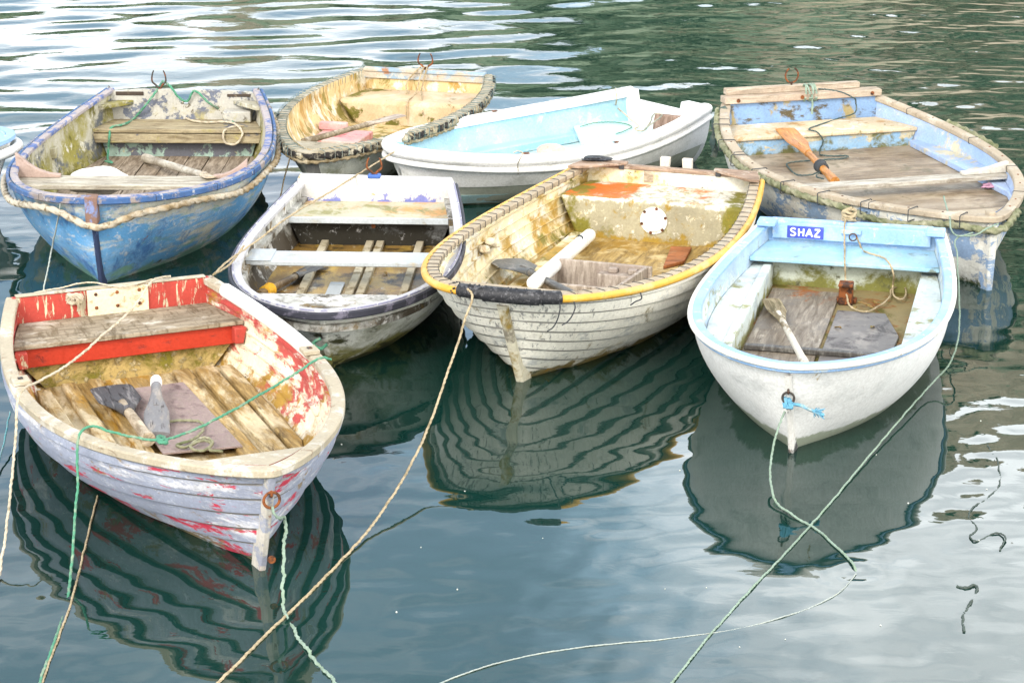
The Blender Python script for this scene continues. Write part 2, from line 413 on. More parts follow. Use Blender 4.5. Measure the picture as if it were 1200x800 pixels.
def prongs(B, x, y, z, m, s=.05, h=.1, parent=None, name='rowlock'):
    """iron crutch with two curved horns"""
    mb = MB()
    for d in (-1, 1):
        P = spline([(x, y, z - .03), (x, y + d * s * .3, z + .005), (x, y + d * s * .75, z + h * .3), (x, y + d * s * .72, z + h * .75), (x, y + d * s * .55, z + h)], .006)
        tube(mb, P, np.linspace(.008, .0045, len(P)), 8)
    tube(mb, [(x, y, z - .08), (x, y, z)], .008, 8)
    return mb.build(name, m, B.root)

def ring(mb, c, r, rt, ax='x', n=22):
    P = []
    for i in range(n):
        a = 2 * math.pi * i / n; p, q = r * math.cos(a), r * math.sin(a)
        P.append((c[0], c[1] + p, c[2] + q) if ax == 'x' else (c[0] + p, c[1], c[2] + q) if ax == 'y' else (c[0] + p, c[1] + q, c[2]))
    return tube(mb, P, rt, 8, closed=True)

def disc(mb, c, r, h, ax='x', n=24, r2=None):
    r2 = r if r2 is None else r2; T = lambda a, b, d: (c[0] + d, c[1] + a, c[2] + b) if ax == 'x' else (c[0] + a, c[1] + b, c[2] + d)
    A = [T(r * math.cos(2 * math.pi * i / n), r * math.sin(2 * math.pi * i / n), 0) for i in range(n)]
    Bq = [T(r2 * math.cos(2 * math.pi * i / n), r2 * math.sin(2 * math.pi * i / n), h) for i in range(n)]
    return mb.hexa(A, Bq)

#BOATS#
WATER_A, WATER_B, WATER_IOR = (.0025, .020, .0155), (.004, .027, .021), 1.58
CLOUD_SC, CLOUD_OFF = 1.6, 11.0
CLOUD_DARK, CLOUD_LIGHT, CLOUD_LOW0, CLOUD_LOW = (9.5, 13.3, 17), (30, 31, 31.5), (13, 14, 15), (22, 22.5, 23)
CLOUD_REAR = (27, 25.5, 23)
LOW0, LOW1, ZEN = .19, .30, .2
SUN_EL, SUN_AZ = R(40), R(205)      # azimuth measured clockwise from +Y (north)
SUN_E, EXPO = 1.5, .78
WET = ((.09, .10, .045), 8, (1, 1, 1), .84, .06, [('z', .08, .015, .46)])
ZM = {'red': (884/420, (0, 300)), 'blue': (1000/350, (0, 70)), 'grey': (1033/310, (250, 190)), 'yellow': (1159/420, (480, 170)), 'shaz': (2.5, (790, 230)),
      'far': (1126/380, (820, 80)), 'rope': (1200/290, (310, 60)), 'white': (3, (450, 80))}
def lp(B, x, y, z): s, o = ZM[B.key]; return B.local(x / s + o[0], y / s + o[1], z)
def lx(B, x, y, lx_): s, o = ZM[B.key]; return B.onx(x / s + o[0], y / s + o[1], lx_)
def W(B, p): return B.w(*p)
Q = {'red': [-1.4408, 9.4260, -1.18294, 2.8024, .51172, .72102, .50733, 3.88246, .6988, .46086, .39265, .49877, .20077, .11092],
 'blue': [-2.2729, 13.7095, -1.59413, 3.18174, .53892, .80448, .65662, 4.09933, .4821, .50557, .42176, .54575, .13352, .28059],
 'grey': [-.86294, 11.7777, -1.6213, 2.53103, .48155, .63891, .73902, 3.8599, .58556, .41322, .381, .38985, .28045, .1516],
 'yellow': [.44236, 11.8319, -1.89293, 3.27738, .57653, .76027, .65255, 4.12745, .33478, .41138, .41565, .5601, .33487, .19445],
 'shaz': [1.52767, 10.7053, -1.81557, 2.74053, .50383, .6549, .645, 4.20119, .58458, .41633, .41049, .4998, .25684, .22738],
 'far': [2.29856, 13.5429, -1.30862, 2.86938, .57104, .85184, .40287, 3.53163, .59077, .51097, .38751, .42784, .02031, .21117],
 'rope': [-.95693, 15.18845, -1.81255, 2.712, .50426, .70827, .54303, 2.19535, .57281, .38518, .37522, .39502, .14, .1],
 'white': [.1646, 14.6858, -2.44484, 2.41117, .41757, .70731, .63742, 3.66258, .54268, .4165, .33854, .41269, .12257, .12021]}
def boat(k, label, **kw): b = Boat(Q[k], 'rowing_boat', label, **kw); b.key = k; return b
def kneey(B, m, x, side, ln, z, h=.16, th=.04, name='knee'):
    bot = []; top = []
    yh = B.iy(x, z)
    pr = [(ln, 0)] + [(ln * (1 - i / 8), .02 + (h - .02) * (i / 8) ** 2.2) for i in range(9)]
    for d, hh in pr:
        y = max(.02, B.iy(x, z + hh) - d) if d < .02 else yh - d
        bot.append((x, side * y, z + hh)); top.append((x + th, side * y, z + hh))
    y0 = yh; bot.append((x, side * y0, z)); top.append((x + th, side * y0, z))
    return MB().hexa(bot, top).build(name, m, B.root, .004)
def rbox(B, m, u, a0, a1, ln, z0, z1, name, bevel=.004):
    n = len(B.path) - 1; i = int(u * n); p, nn, t = B.path[i], B.nrm[i], B.tan[i]
    f = lambda a, l, z: tuple(p + nn * a + t * l + np.array([0, 0, z]))
    return MB().hexa([f(a0, -ln, z0), f(a1, -ln, z0), f(a1, ln, z0), f(a0, ln, z0)], [f(a0, -ln, z1), f(a1, -ln, z1), f(a1, ln, z1), f(a0, ln, z1)]).build(name, m, B.root, bevel)
def u_near(B, x, side):
    n = len(B.path); h = n // 2; idx = range(0, h + 1) if side > 0 else range(h, n)
    return min(idx, key=lambda i: abs(B.path[i][0] - x)) / (n - 1)

# ================================================================== 1 red and lavender clinker dinghy (front left)
B = RED = boat('red', 'lavender grey clinker rowing boat with flaking red paint inside, wooden stern seat and mossy bulkhead')
WL = ('z', .12, 0, .18)
lav = mat('lavender_paint', (.29, .32, .41), [WET, ((.68, .68, .72), 2.2, (1, 1, 4.5), .60, .05, [('z', .15, .45, .05)]), ((.56, .05, .09), 4.5, (.7, .7, 3.4), .62, .02, [('x', .6, 1.3, .06), ('z', .32, .05, .05)]), ((.44, .47, .56), 12, (1, 1, 3), .58, .04),
   ((.62, .12, .14), 14, (.5, .5, 2.5), .66, .02), ((.85, .84, .82), 30, (.6, .6, 2.5), .65, .02), ((.30, .22, .12), 7, (1, 1, 2), .62, .05, [('z', .10, 0, .14)])], .6)
red_in = mat('flaked_red_and_cream', (.74, .66, .50), [((.48, .085, .075), 2.6, (.8, 1.2, 2), .56, .035, [('z', .22, .42, .19)]), ((.80, .76, .66), 6, (.8, 1, 2.6), .56, .04), ((.62, .10, .09), 9, (.7, 1, 2.5), .63, .03, [('z', .2, .45, .06)]),
   (OCHRE, 5, (1, 1, 1), .60, .06, [('z', .22, .08, .12)]), (DIRT, 16, (.5, 1, 2), .66, .03)], .65)
red_tr = mat('flaking_red_transom_paint', (.42, .055, .04), [((.62, .55, .38), 7, (1, 4, .8), .575, .025), ((.16, .05, .03), 20, (1, 2, .7), .65, .03)], .6)
cream = mat('cream_paint', (.70, .62, .45), [((.45, .30, .12), 10, (1, 1, 1), .62, .06), ((.3, .25, .12), 30, (1, 1, 1), .66, .04)], .6)
red_new = mat('bright_red_paint', (.45, .04, .018), [((.25, .03, .02), 9, (1, 1, 2), .62, .05)], .45)
moss = mat('mossy_board', (.48, .36, .14), [((.24, .21, .03), 5, (1, 1, 1.4), .55, .07), ((.62, .52, .30), 26, (1, 1, 1), .58, .04), ((.10, .10, .02), 14, (1, 1, 1), .64, .05)], .9, .9, bdist=.01)
railw = mat('worn_cream_rail', (.40, .35, .26), [((.62, .58, .50), 7, (1, 1, 1), .56, .05), ((.28, .2, .13), 8, (1, 1, 2), .63, .05), ((.4, .12, .1), 20, (1, 1, 1), .67, .03)], .65)
rfloor = mat('stained_floor', (.50, .35, .14), [((.68, .57, .37), 4, (.5, 1.6, 1), .53, .07), ((.40, .22, .03), 5, (.5, 2, 1), .60, .06), ((.16, .11, .05), 9, (.5, 2, 1), .61, .06)], .7, .5, grain=(.5, 5, 4))
white_rub = mat('white_plastic', (.80, .80, .78), [((.5, .45, .35), 8, (1, 1, 1), .64, .06)], .4, .15)
seam = mat('seam_shade', (.20, .19, .18), [((.40, .38, .36), 9, (.5, .5, 2), .56, .06)], .8)  # shade line under each lap put into the colour, with some grime
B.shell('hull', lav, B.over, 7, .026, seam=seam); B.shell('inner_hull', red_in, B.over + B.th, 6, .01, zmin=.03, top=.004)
B.rail(railw, .060, .036)
B.transom(red_tr)
MB().box(-1.404, -1.362, -.47, .47, .4625, .47).build('transom_cap', railw, B.root, .003)
pl = MB().box(-1.364, -1.352, -.128, .175, .30, .4625).build('backing_plate', cream, B.root, .003)
for y in (-.085, .02, .13):
    for z in (.44, .372): disc(MB(), (-1.352, y, z), .009, .005, r2=.006).build('rivet', M['rust'], pl)
B.block('seat', M['wood_grey'], -1.362, -1.0, .312, .334, bevel=.004)
B.block('seat_front', red_new, -1.05, -1.022, .215, .311)
B.block('mossy_bulkhead', moss, -1.36, -1.06, .02, .23, z1b=.215)
for s in (-1, 1): B.block('seat_cleat', red_tr, -1.06, -.96, .23, .31, *((-9, -.50) if s < 0 else (.50, 9)))
B.floor(rfloor, .095, -1.1)
for y, x0, x1, w in ((-.43, -.95, .35, .05), (-.30, -1.0, .6, .05), (-.17, -1.02, .7, .045), (.25, -1.0, .95, .06), (.37, -1.0, .75, .065), (.47, -.98, .45, .05)):
    B.block('floor_batten', rfloor, x0, x1, .0955, .128, y - w, y + w * .4, .008, n=10)
B.stem(mat('chipped_white_stem', (.52, .49, .44), [((.5, .06, .06), 12, (1, 1, .7), .6, .03), (RUST, 9, (1, 1, .8), .6, .05), ((.36, .38, .46), 9, (1, 1, 1), .52, .03)], .6), .034, .02, zbot=-.08)
B.breasthook(railw, .26)
B.hose(white_rub, .036, -.034, -.012, u_near(B, -1.22, 1), u_near(B, -.27, 1), 'rail_padding')
for x, s in ((-.22, 1), (-.3, -1)): 
    b_ = rbox(B, railw, u_near(B, x, s), -.085, -.01, .045, .001, .022, 'rowlock_block'); 
    rbox(B, M['iron'], u_near(B, x, s), -.058, -.036, .012, .022, .026, 'rowlock_socket', .001)
e = MB(); xs = B.stem_x(.37) + .02; ring(e, (xs + .012, 0, .36), .032, .006, 'x'); ring(e, (xs, 0, .385), .014, .006, 'y'); e.build('mooring_ring', M['rust'], B.root)
disc(MB(), (B.stem_x(.3) + .028, 0, .10), .016, .006).build('bolt', M['rust'], B.root)
# loose things in the red boat
m = MB(); m.hexa([(-.78, -.13, .129), (-.78, .19, .129), (.16, .215, .129), (.12, -.13, .129)], [(-.78, -.13, .136), (-.78, .19, .136), (.16, .215, .136), (.12, -.13, .136)])
carpet = mat('worn_carpet', (.33, .25, .24), [((.42, .34, .30), 60, (1, 1, 1), .52, .08), ((.2, .14, .14), 7, (1, 1, 1), .6, .08)], .98, .9, fine=200)
mm = MB(); mm.v = [tuple(W(B, p)) for p in m.v]; mm.f = m.f; mm.m = m.m
world_thing(mm, 'floor_mat', carpet, 'purple brown carpet mat lying on the floor of the red boat', 'mat', W(B, (-.3, 0, .13)))
dk = mat('weathered_black_blade', (.07, .07, .075), [((.28, .27, .27), 8, (.6, 4, 1), .56, .06), ((.02, .02, .02), 12, (.6, 4, 1), .58, .05)], .6, .5)
gb = mat('grey_worn_blade', (.20, .20, .21), [((.36, .33, .3), 9, (.6, 3, 1), .56, .07), ((.08, .07, .07), 14, (.6, 3, 1), .6, .05)], .7, .5)
oar(W(B, lp(B, 366, 452, .18)), W(B, lp(B, 272, 322, .17)), 'broken paddle with black ribbed blade and bare wooden handle, lying left in the red boat', .028, .40, .20, M['wood_pale'], dk, name='paddle', cat='paddle', th=.016)
oar(W(B, lp(B, 385, 306, .22)), W(B, lp(B, 387, 440, .16)), 'short stubby grey paddle with white grip end in the red boat', .026, .42, .115, gb, gb, name='paddle', cat='paddle', grip=white_rub, th=.03, tip=1.6)
c = [W(B, lp(B, x, y, z)) for x, y, z in ((398, 412, .15), (450, 405, .15), (492, 408, .15), (500, 430, .152), (470, 455, .152), (436, 465, .15), (452, 472, .15), (500, 455, .165), (522, 462, .16), (500, 478, .15), (468, 470, .155), (505, 447, .17), (525, 460, .165), (515, 475, .15), (548, 482, .15))]
rope(c, .011, M['rope_moss'], 'loose coil of mossy rope on the carpet mat in the red boat', 'rope_coil', 'rope', None)
kn = [lp(B, x, y, .47) for x, y in ()]
m = MB(); random.seed(3)
for i in range(7):
    a = i * .9; P = [W(B, (-1.355 + .018 * math.cos(a + j * .9), -.19 + .035 * math.sin(a * 1.3 + j), .43 + .025 * math.cos(a + j * 1.4))) for j in range(6)]
    tube(m, spline(P, .006), .0065, 8, 3, 100)
tube(m, spline([W(B, (-1.345, -.18, .44)), W(B, (-1.335, -.175, .40)), W(B, (-1.338, -.178, .37))], .006), .008, 8, 3, 100)
world_thing(m, 'rope_knot', M['rope_cream'], 'frayed cream rope knotted round a cleat on the red transom', 'rope', W(B, (-1.35, -.19, .43)))

# ================================================================== 2 blue boat (back left)
B = BLUE = boat('blue', 'scuffed bright blue rowing boat with rope fender and notched grey transom', th=.035)
blue = mat('scuffed_blue_paint', (.12, .33, .60), [WET, ((.20, .42, .70), 3, (1, 1, 2), .52, .08), ((.60, .60, .52), 2.0, (.45, .45, 2.4), .565, .035, [('y', -.1, .5, .06), ('z', 0, .4, .03)]), ((.50, .58, .68), 26, (.7, .7, .9), .60, .05, [('z', .05, .4, .03)]), ((.40, .16, .06), 3.5, (1, 1, 1.4), .69, .02, [('x', .6, 1.5, .05)]), ((.06, .17, .42), 5, (.9, .9, .7), .60, .07),
   ((.20, .38, .30), 6, (1, 1, 2), .62, .08, [('z', .12, 0, .16)])], .5)
bl_in = mat('mouldy_grey_interior', (.42, .40, .32), [((.28, .25, .06), 3, (1, 1, 1), .52, .08, [('z', .38, .1, .10)]), ((.13, .14, .15), 4, (1, 1, 1.5), .57, .05, [('x', -.2, .8, .1)]), ((.62, .60, .52), 14, (1, 1, 1), .6, .04), (MOSS, 7, (1, 1, 1), .60, .06, [('z', .3, .05, .1)])], .8, .6)
bl_tr = mat('flaking_white_over_slate', (.44, .43, .39), [((.16, .18, .24), 6, (1, 1, 1.2), .57, .02), ((.16, .14, .10), 14, (1, 1, 1), .61, .03), ((.45, .40, .18), 4, (1, 1, 1), .66, .08, [('z', .46, .3, .1)]), ((.07, .05, .04), 9, (1, .6, 3), .68, .02)], .7, .6)
bl_rail = mat('worn_blue_rail', (.05, .115, .27), [((.33, .28, .26), 7, (1, 1, 1), .55, .05), ((.55, .55, .58), 20, (1, 1, 1), .62, .03), ((.06, .07, .14), 14, (1, 1, 1), .63, .04)], .6)
bl_cap = mat('worn_pinkish_rail_top', (.36, .32, .32), [((.10, .15, .34), 6, (1, 1, 1), .53, .04), ((.3, .22, .18), 12, (1, 1, 1), .62, .05)], .7)
slate = mat('turquoise_and_slate_panel', (.12, .125, .15), [((.36, .50, .44), 7, (1, 1, 1), .56, .02, [('z', .22, .10, .08)]), ((.5, .46, .3), 16, (1, 1, 1), .63, .03)], .75, .5)
seatb = mat('worn_seat_plank', (.44, .38, .25), [((.40, .35, .12), 5, (1, 1, 1), .60, .07), ((.13, .13, .15), 6, (1, .5, 1), .64, .02, [('y', 0, .3, .04)]), ((.10, .07, .04), 9, (3, .5, 2), .66, .03)], .8, .5, grain=(4, .6, 4))
B.shell('hull', blue, B.over); B.shell('inner_hull', bl_in, B.over + B.th, zmin=.03, top=.004)
B.rail(bl_rail, .020, .038); B.rail(bl_cap, .046, .030, -.0245, 'rail_capping', up=.003)
for i in range(6): 
    for u in (.06 + i * .077,): B.lash(M['lash_dark'], u, .02, .038, .0012, name='plank_joint'); B.lash(M['lash_dark'], 1 - u, .02, .038, .0012, name='plank_joint')
B.transom(bl_tr, ((-1, -.02), (-.62, -.005), (-.16, .0), (-.03, -.105), (.05, -.105), (.12, -.005), (.6, -.01), (1, -.025)), .04)
rot = mat('rotten_wood', (.06, .045, .035), [((.25, .2, .14), 12, (1, 1, 1), .6, .05)], .9, .8)
MB().box(-1.556, -1.545, -.46, -.27, .462, .488).build('rotten_patch', rot, B.root, .003); MB().box(-1.556, -1.545, .30, .46, .455, .474).build('rotten_patch', rot, B.root, .003)
for sd in (-1, 1):
    pts = [(-1.55, .50 * sd), (-1.55, .34 * sd), (-1.47, .42 * sd), (-1.36, .52 * sd), (-1.36, .60 * sd)]
    pts = [(x, sd * min(abs(y), B.iy(x, .42))) for x, y in pts]
    MB().hexa([(x, y, .40) for x, y in pts], [(x, y, .43) for x, y in pts]).build('quarter_knee', bl_in, B.root, .004)
mb = MB()
for a, b_ in ((-1.55, -1.47), (-1.465, -1.37), (-1.365, -1.235)): B.conf(mb, a, b_, .272 + random.uniform(-.003, .003), .298)
mb.build('stern_seat', seatb, B.root, .004)
B.block('seat_beam', seatb, -1.262, -1.225, .205, .266); B.block('bulkhead', slate, -1.33, -1.30, .06, .27)
B.block('locker', bl_tr, -1.548, -1.44, .30, .375, .28, .47)
B.floor(mat('dark_bilge', (.12, .10, .06)), .085, boards=9, gap=.008, mb_m=M['wood_greyx'], width=.62)
thw = mat('whitish_thwart', (.56, .53, .45), [((.40, .36, .26), 7, (2, .5, 1), .58, .06), ((.08, .07, .05), 9, (2, .5, 1), .68, .03)], .75, .4, grain=(4, .6, 4))
B.block('thwart', thw, .33, .58, .335, .365)
B.block('bow_seat', rot, .60, 1.1, .26, .29)
pk = mat('pinkish_knee', (.40, .30, .26), [((.2, .14, .1), 9, (1, 1, 1), .6, .06)], .8)
kneey(B, pk, .36, -1, .26, .366, .15); kneey(B, pk, .36, 1, .2, .366, .12)
for sd in (-1, 1):
    P = [(-.55, sd * (B.iy(-.55, .30) - .01), .30), (-.55, sd * (B.iy(-.55, .28) - .03), .27)]
    MB().box(-.60, -.52, sd * B.iy(-.56, .3) - .03, sd * B.iy(-.56, .3) + .03, .26, .33).build('rowlock_pad', bl_in, B.root, .008)
B.stem(mat('dark_blue_stem', (.03, .045, .10), [((.12, .2, .4), 10, (1, 1, .5), .58, .05)], .6), .03, .016, ztop=.40)
MB().box(1.52, 1.600, -.035, .035, .40, .555).build('stem_head', mat('rusty_brown_timber', (.20, .12, .09), [((.2, .25, .45), 9, (1, 1, 1), .58, .04)], .8), B.root, .008)
dip = lambda u: -.075 * math.exp(-((u - .497) / .022) ** 2) - .012 * math.sin(u * 43)
B.fender(M['rope_fender_blue'], .0185, .014, -.078, .02, .98, dip)
prongs(B, -1.57, -.165, .52, M['iron'], .06, .11)
m = MB()
tube(m, spline([W(BLUE, p) for p in (lp(B, 545, 72, .52), lx(B, 520, 110, -1.53), lx(B, 490, 150, -1.5), lp(B, 450, 195, .31), lp(B, 410, 218, .31), lp(B, 372, 228, .302), lx(B, 366, 262, -1.215), lx(B, 363, 300, -1.24), lp(B, 362, 335, .12), lp(B, 375, 345, .12), lp(B, 352, 340, .12))], .008), .0075, 9, 3, 120)
tube(m, spline([W(BLUE, p) for p in (lp(B, 545, 72, .52), lx(B, 575, 95, -1.52), lx(B, 600, 128, -1.53), lx(B, 625, 140, -1.53), lx(B, 650, 105, -1.52), lx(B, 700, 145, -1.5), lp(B, 755, 180, .33), lp(B, 782, 212, .305))], .008), .0075, 9, 3, 120)
world_thing(m, 'mooring_rope', M['rope_teal' ] if 0 else M['rope_green'], 'green rope hanging from the iron crutch on the notched blue boat transom', 'rope', W(B, (-1.55, -.1, .5)), 'ropes mooring the dinghies')
m = MB(); tube(m, spline([W(B, p) for p in (lx(B, 612, 140, -1.53), lp(B, 612, 170, .31), lp(B, 640, 203, .31), lp(B, 700, 210, .31), lp(B, 750, 208, .31), lp(B, 800, 225, .31), lx(B, 812, 250, -1.215), lx(B, 790, 282, -1.215), lx(B, 755, 278, -1.215), lx(B, 748, 245, -1.21), lp(B, 775, 226, .305), lp(B, 815, 222, .305))], .008), .007, 9, 3, 120)
world_thing(m, 'rope_loop', M['rope_cream'], 'cream rope looped over the stern seat of the blue boat', 'rope', W(B, (-1.4, .2, .31)))
oar(W(B, lp(B, 487, 330, .13)), W(B, lp(B, 705, 394, .385)), 'pale bleached oar shaft propped on the thwart of the blue boat', .028, .16, .075, mat('bleached_oar', (.62, .58, .50), [((.3, .26, .2), 8, (1, 1, 1), .6, .06)], .7, grain=(.5, 3, 3)), M['wood_pale'])
# soft white buoy bag
def blob(c, r, m, name, label, cat, seg=28, lump=.1, rot=0, flat=0):
    mb = MB(); rows = []
    for i in range(17):
        a = math.pi * i / 16; row = []
        for j in range(seg):
            b_ = 2 * math.pi * j / seg; k = 1 + lump * math.sin(3 * b_ + 2 * a) * math.sin(a) * .5 + lump * .5 * math.sin(5 * a + b_)
            x, y, z = r[0] * math.sin(a) * math.cos(b_) * k, r[1] * math.sin(a) * math.sin(b_) * k, r[2] * math.cos(a) * k
            if flat: z = max(z, -r[2] * flat)
            row.append((c[0] + x * math.cos(rot) - y * math.sin(rot), c[1] + x * math.sin(rot) + y * math.cos(rot), c[2] + z))
        rows.append(row)
    mb.grid(rows, close=True); return world_thing(mb, name, m, label, cat, (c[0], c[1], c[2] - r[2]), angle=70)
blob(W(B, (.21, -.24, .30)), (.19, .13, .085), white_rub, 'plastic_bag_buoy', 'white lumpy plastic float tucked behind the thwart of the blue boat', 'buoy', lump=.16)

# ================================================================== 3 greyish white boat (middle left)
B = GREY = boat('grey', 'off white dinghy with black rubbing strake, wet brown floor and mossy waterline')
gw = mat('grimy_white_grp', (.82, .82, .75), [WET, ((.50, .50, .40), 4, (1, 1, 1.5), .60, .08), ((.30, .28, .09), 4, (1, 1, 1.4), .64, .09, [('z', .20, .02, .26)]), ((.07, .07, .03), 7, (1, 1, 2), .60, .06, [('z', .10, 0, .22)]), ((.3, .26, .2), 25, (1, 1, .5), .66, .03)], .5)
g_in = mat('filthy_grey_interior', (.42, .42, .39), [((.08, .065, .045), 4, (1, 1, 1), .52, .08, [('z', .32, .12, .16)]), ((.20, .13, .04), 6, (1, 1, 1), .60, .06), ((.70, .69, .66), 9, (1, 1, 1), .60, .05, [('z', .25, .38, .08)])], .75, .5)
g_tr = mat('white_paint_over_violet', (.56, .55, .54), [((.20, .22, .52), 5, (1, 1, 1), .635, .02, [('z', .38, .31, .13)]), ((.45, .33, .12), 12, (1, 1, 1), .67, .03)], .5)
g_seat = mat('stained_pale_seat', (.46, .44, .33), [((.66, .36, .14), 2.6, (1, 1, 1), .57, .06, [('y', -.05, .2, .08)]), ((.30, .29, .12), 7, (1, 1, 1), .58, .06)], .55)
g_thw = mat('pale_grey_paint', (.43, .47, .50), [((.40, .40, .36), 8, (2, .6, 1), .62, .04), ((.5, .44, .3), 5, (1, 1, 1), .62, .06)], .5)
g_mould = mat('black_mould_panel', (.23, .24, .25), [((.02, .018, .012), 4, (1, 1, 1), .46, .09, [('z', .27, .14, .10)]), ((.33, .33, .33), 30, (1, 1, 1), .62, .03)], .7)
g_floor = mat('brown_wet_floor', (.25, .15, .04), [((.46, .30, .06), 4, (.7, 1.5, 1), .54, .06), ((.50, .45, .33), 5, (.6, 2, 1), .62, .04), ((.04, .026, .012), 5, (1, 1, 1), .54, .07)], .35, .4, spec=.5)
B.shell('hull', gw, B.over); B.shell('inner_hull', g_in, B.over + B.th, zmin=.04, top=.004)
B.rail(mat('white_rail', (.50, .50, .53), [((.30, .30, .36), 12, (1, 1, 1), .62, .04), ((.55, .5, .4), 20, (1, 1, 1), .62, .04)], .55), .05, .03, -.018)
B.rail(mat('black_rubber', (.035, .036, .05), [((.16, .15, .2), 10, (1, 1, 1), .6, .05)], .55), .019, .04, 0, 'rubbing_strake', up=-.004)
B.rail(mat('violet_edge', (.26, .26, .36), [((.7, .7, .7), 14, (1, 1, 1), .55, .04)], .6), .008, .012, -.0195, 'edge_strip', .002, up=.006)
B.sweep('inner_stringer', g_in, [(-.055, -.085), (-.055, -.12), (-.085, -.12), (-.085, -.085)])
B.transom(g_tr, ((-1, .02), (-.97, .045), (.97, .03), (1, .01)), .045)
B.block('stern_seat', g_seat, -1.22, -.845, .285, .303); B.block('seat_lip', g_thw, -.844, -.822, .272, .306)
B.block('bulkhead', g_mould, -.93, -.90, .05, .284)
disc(MB(), (-.90, .02, .24), .012, .006).build('drain_plug', M['rust'], B.root)
B.floor(g_floor, .125, -.95)
for y in (-.26, .0, .06, .29): B.block('floor_batten', mat('batten_wood', (.44, .39, .28), [((.2, .15, .07), 9, (1, 1, 1), .55, .08)], .7) if y == -.26 else bpy.data.materials['batten_wood'], -.9, .75, .1255, .155, y - .022, y + .022, .004)
B.block('floor_board', g_thw, -.1, .65, .1255, .14, -.13, -.05, .003)
B.block('thwart', g_thw, -.10, .11, .285, .312)
B.breasthook(g_in, .3)
B.stem(gw, .03, .012, ztop=.34)
MB().box(-.11, .115, -.60, -.42, .3125, .318).build('thwart_pad', g_thw, B.root, .002)
oar(W(B, lp(B, 178, 520, .16)), W(B, lp(B, 420, 395, .15)), 'brown oar with a yellow collar lying under the thwart of the off white dinghy', .024, .3, .1, mat('brown_oar_wood', (.26, .18, .09), [((.5, .42, .3), 9, (1, 1, 1), .56, .06)], .5, grain=(.5, 3, 3)), M['wood_dark'], collar=(mat('yellow_collar', (.70, .40, .04), [], .45), .09))
hb = MB().box(-1.275, -1.215, -.045, .03, .44, .462).build('rowlock_base', mat('blue_plastic', (.05, .12, .38), [], .5), B.root, .006)
prongs(B, -1.245, -.008, .47, M['rust'], .055, .09)
tube(MB(), spline([B.at(.5, .012, -.13), B.at(.506, .02, -.15), B.at(.5, .015, -.18), B.at(.495, .02, -.155)], .005), .008, 8, 3, 100).build('painter_stub', M['rope_green'], B.root)

# ================================================================== 4 yellow-rimmed clinker boat (centre)
B = YEL = boat('yellow', 'white clinker rowing boat with yellow hose rim, black taped bow and round inspection hatch', th=.03, over=.045)
yw = mat('streaked_white_clinker', (.86, .84, .75), [WET, ((.60, .62, .60), 3, (1, 1, 3), .60, .06), ((.34, .34, .32), 9, (5, 5, .4), .70, .05, [('x', .8, 1.5, .11), ('z', .1, .5, .03)]), ((.56, .47, .26), 3.5, (1, 1, 1.2), .70, .08, [('z', .16, .0, .20)]), ((.30, .22, .07), 7, (1, 1, 1), .68, .06, [('z', .09, .02, .2), ('x', 0, 1.6, .03)])], .5)
y_in = mat('yellowed_cream_interior', (.72, .63, .42), [((.72, .60, .32), 3, (1, 1, 1.4), .56, .08), ((.82, .79, .68), 5, (1, 1, 2), .54, .05), ((.46, .29, .06), 4, (1, 1, 1), .60, .07, [('z', .3, .08, .12), ('x', -.4, -1.4, .05)]), ((.22, .19, .04), 6, (1, 1, 1), .66, .06, [('z', .2, .06, .12), ('x', -.6, -1.2, .08)])], .6, .4)
y_tank = mat('cream_tank', (.66, .58, .38), [((.78, .74, .64), 3, (1, 1, 1), .50, .06, [('z', .28, .31, .1)]), ((.40, .37, .26), 24, (1, 1, 1), .58, .05, [('z', .30, .28, .14), ('ay', .42, .30, .06)]), ((.62, .16, .025), 3, (1, 1, 1), .85, .06, [('z', .300, .3095, .2), ('y', .0, -.16, .17), ('x', -1.24, -1.4, .04)]), ((.22, .20, .03), 6, (1, 1, 1), .66, .06, [('ay', .36, .46, .2), ('z', .3, .1, .03)]), ((.36, .24, .04), 8, (1, 1, 1), .60, .06, [('z', .12, .06, .2)])], .6, .4)
y_tr = mat('yellowed_transom', (.72, .64, .44), [((.50, .36, .09), 4, (1, 1, 1), .56, .07), ((.80, .78, .70), 5, (1, 1, 1), .54, .05, [('y', -.2, .3, .1)]), ((.10, .08, .03), 9, (1, 1, 1), .64, .04)], .6)
y_floor = mat('ochre_floor', (.48, .33, .11), [((.62, .48, .24), 5, (1, 1, 1), .54, .07), ((.38, .22, .035), 5, (1, 1, 1), .55, .07), ((.20, .15, .03), 9, (1, 1, 1), .64, .05)], .6, .5, grain=(.6, 4, 3))
y_rail = mat('grey_rail_planks', (.38, .31, .22), [((.50, .44, .34), 10, (1, 1, 1), .55, .06), ((.2, .15, .1), 12, (1, 1, 1), .61, .05)], .75, .4)
yhose = mat('yellow_hose', (.66, .36, .045), [((.72, .50, .16), 5, (1, 1, 1), .55, .08), ((.45, .26, .05), 9, (1, 1, 1), .62, .05)], .4, .15)
btape = mat('black_rubber_tape', (.025, .026, .03), [((.12, .12, .13), 50, (1, 1, 1), .56, .05)], .45, .8)
B.shell('hull', yw, B.over, 10, .024, seam=mat('seam_shade_grey', (.27, .26, .23), [((.5, .5, .46), 9, (.5, .5, 2), .57, .06)], .8)); B.shell('inner_hull', y_in, B.over + B.th, 7, .010, zmin=.03, top=.004)  # grey strip paints the shade below each lap, with some grime
B.rail(y_rail, .055, .034, -.032)
B.hose(yhose, .0195, -.019, -.020, .012, .470); B.hose(yhose, .0195, -.019, -.020, .520, .988)
bw = B.hose(btape, .034, -.030, -.016, .458, .53, 'bow_tape'); B.hose(btape, .039, -.030, -.018, .474, .51, 'bow_tape')
random.seed(5)
mb = MB()
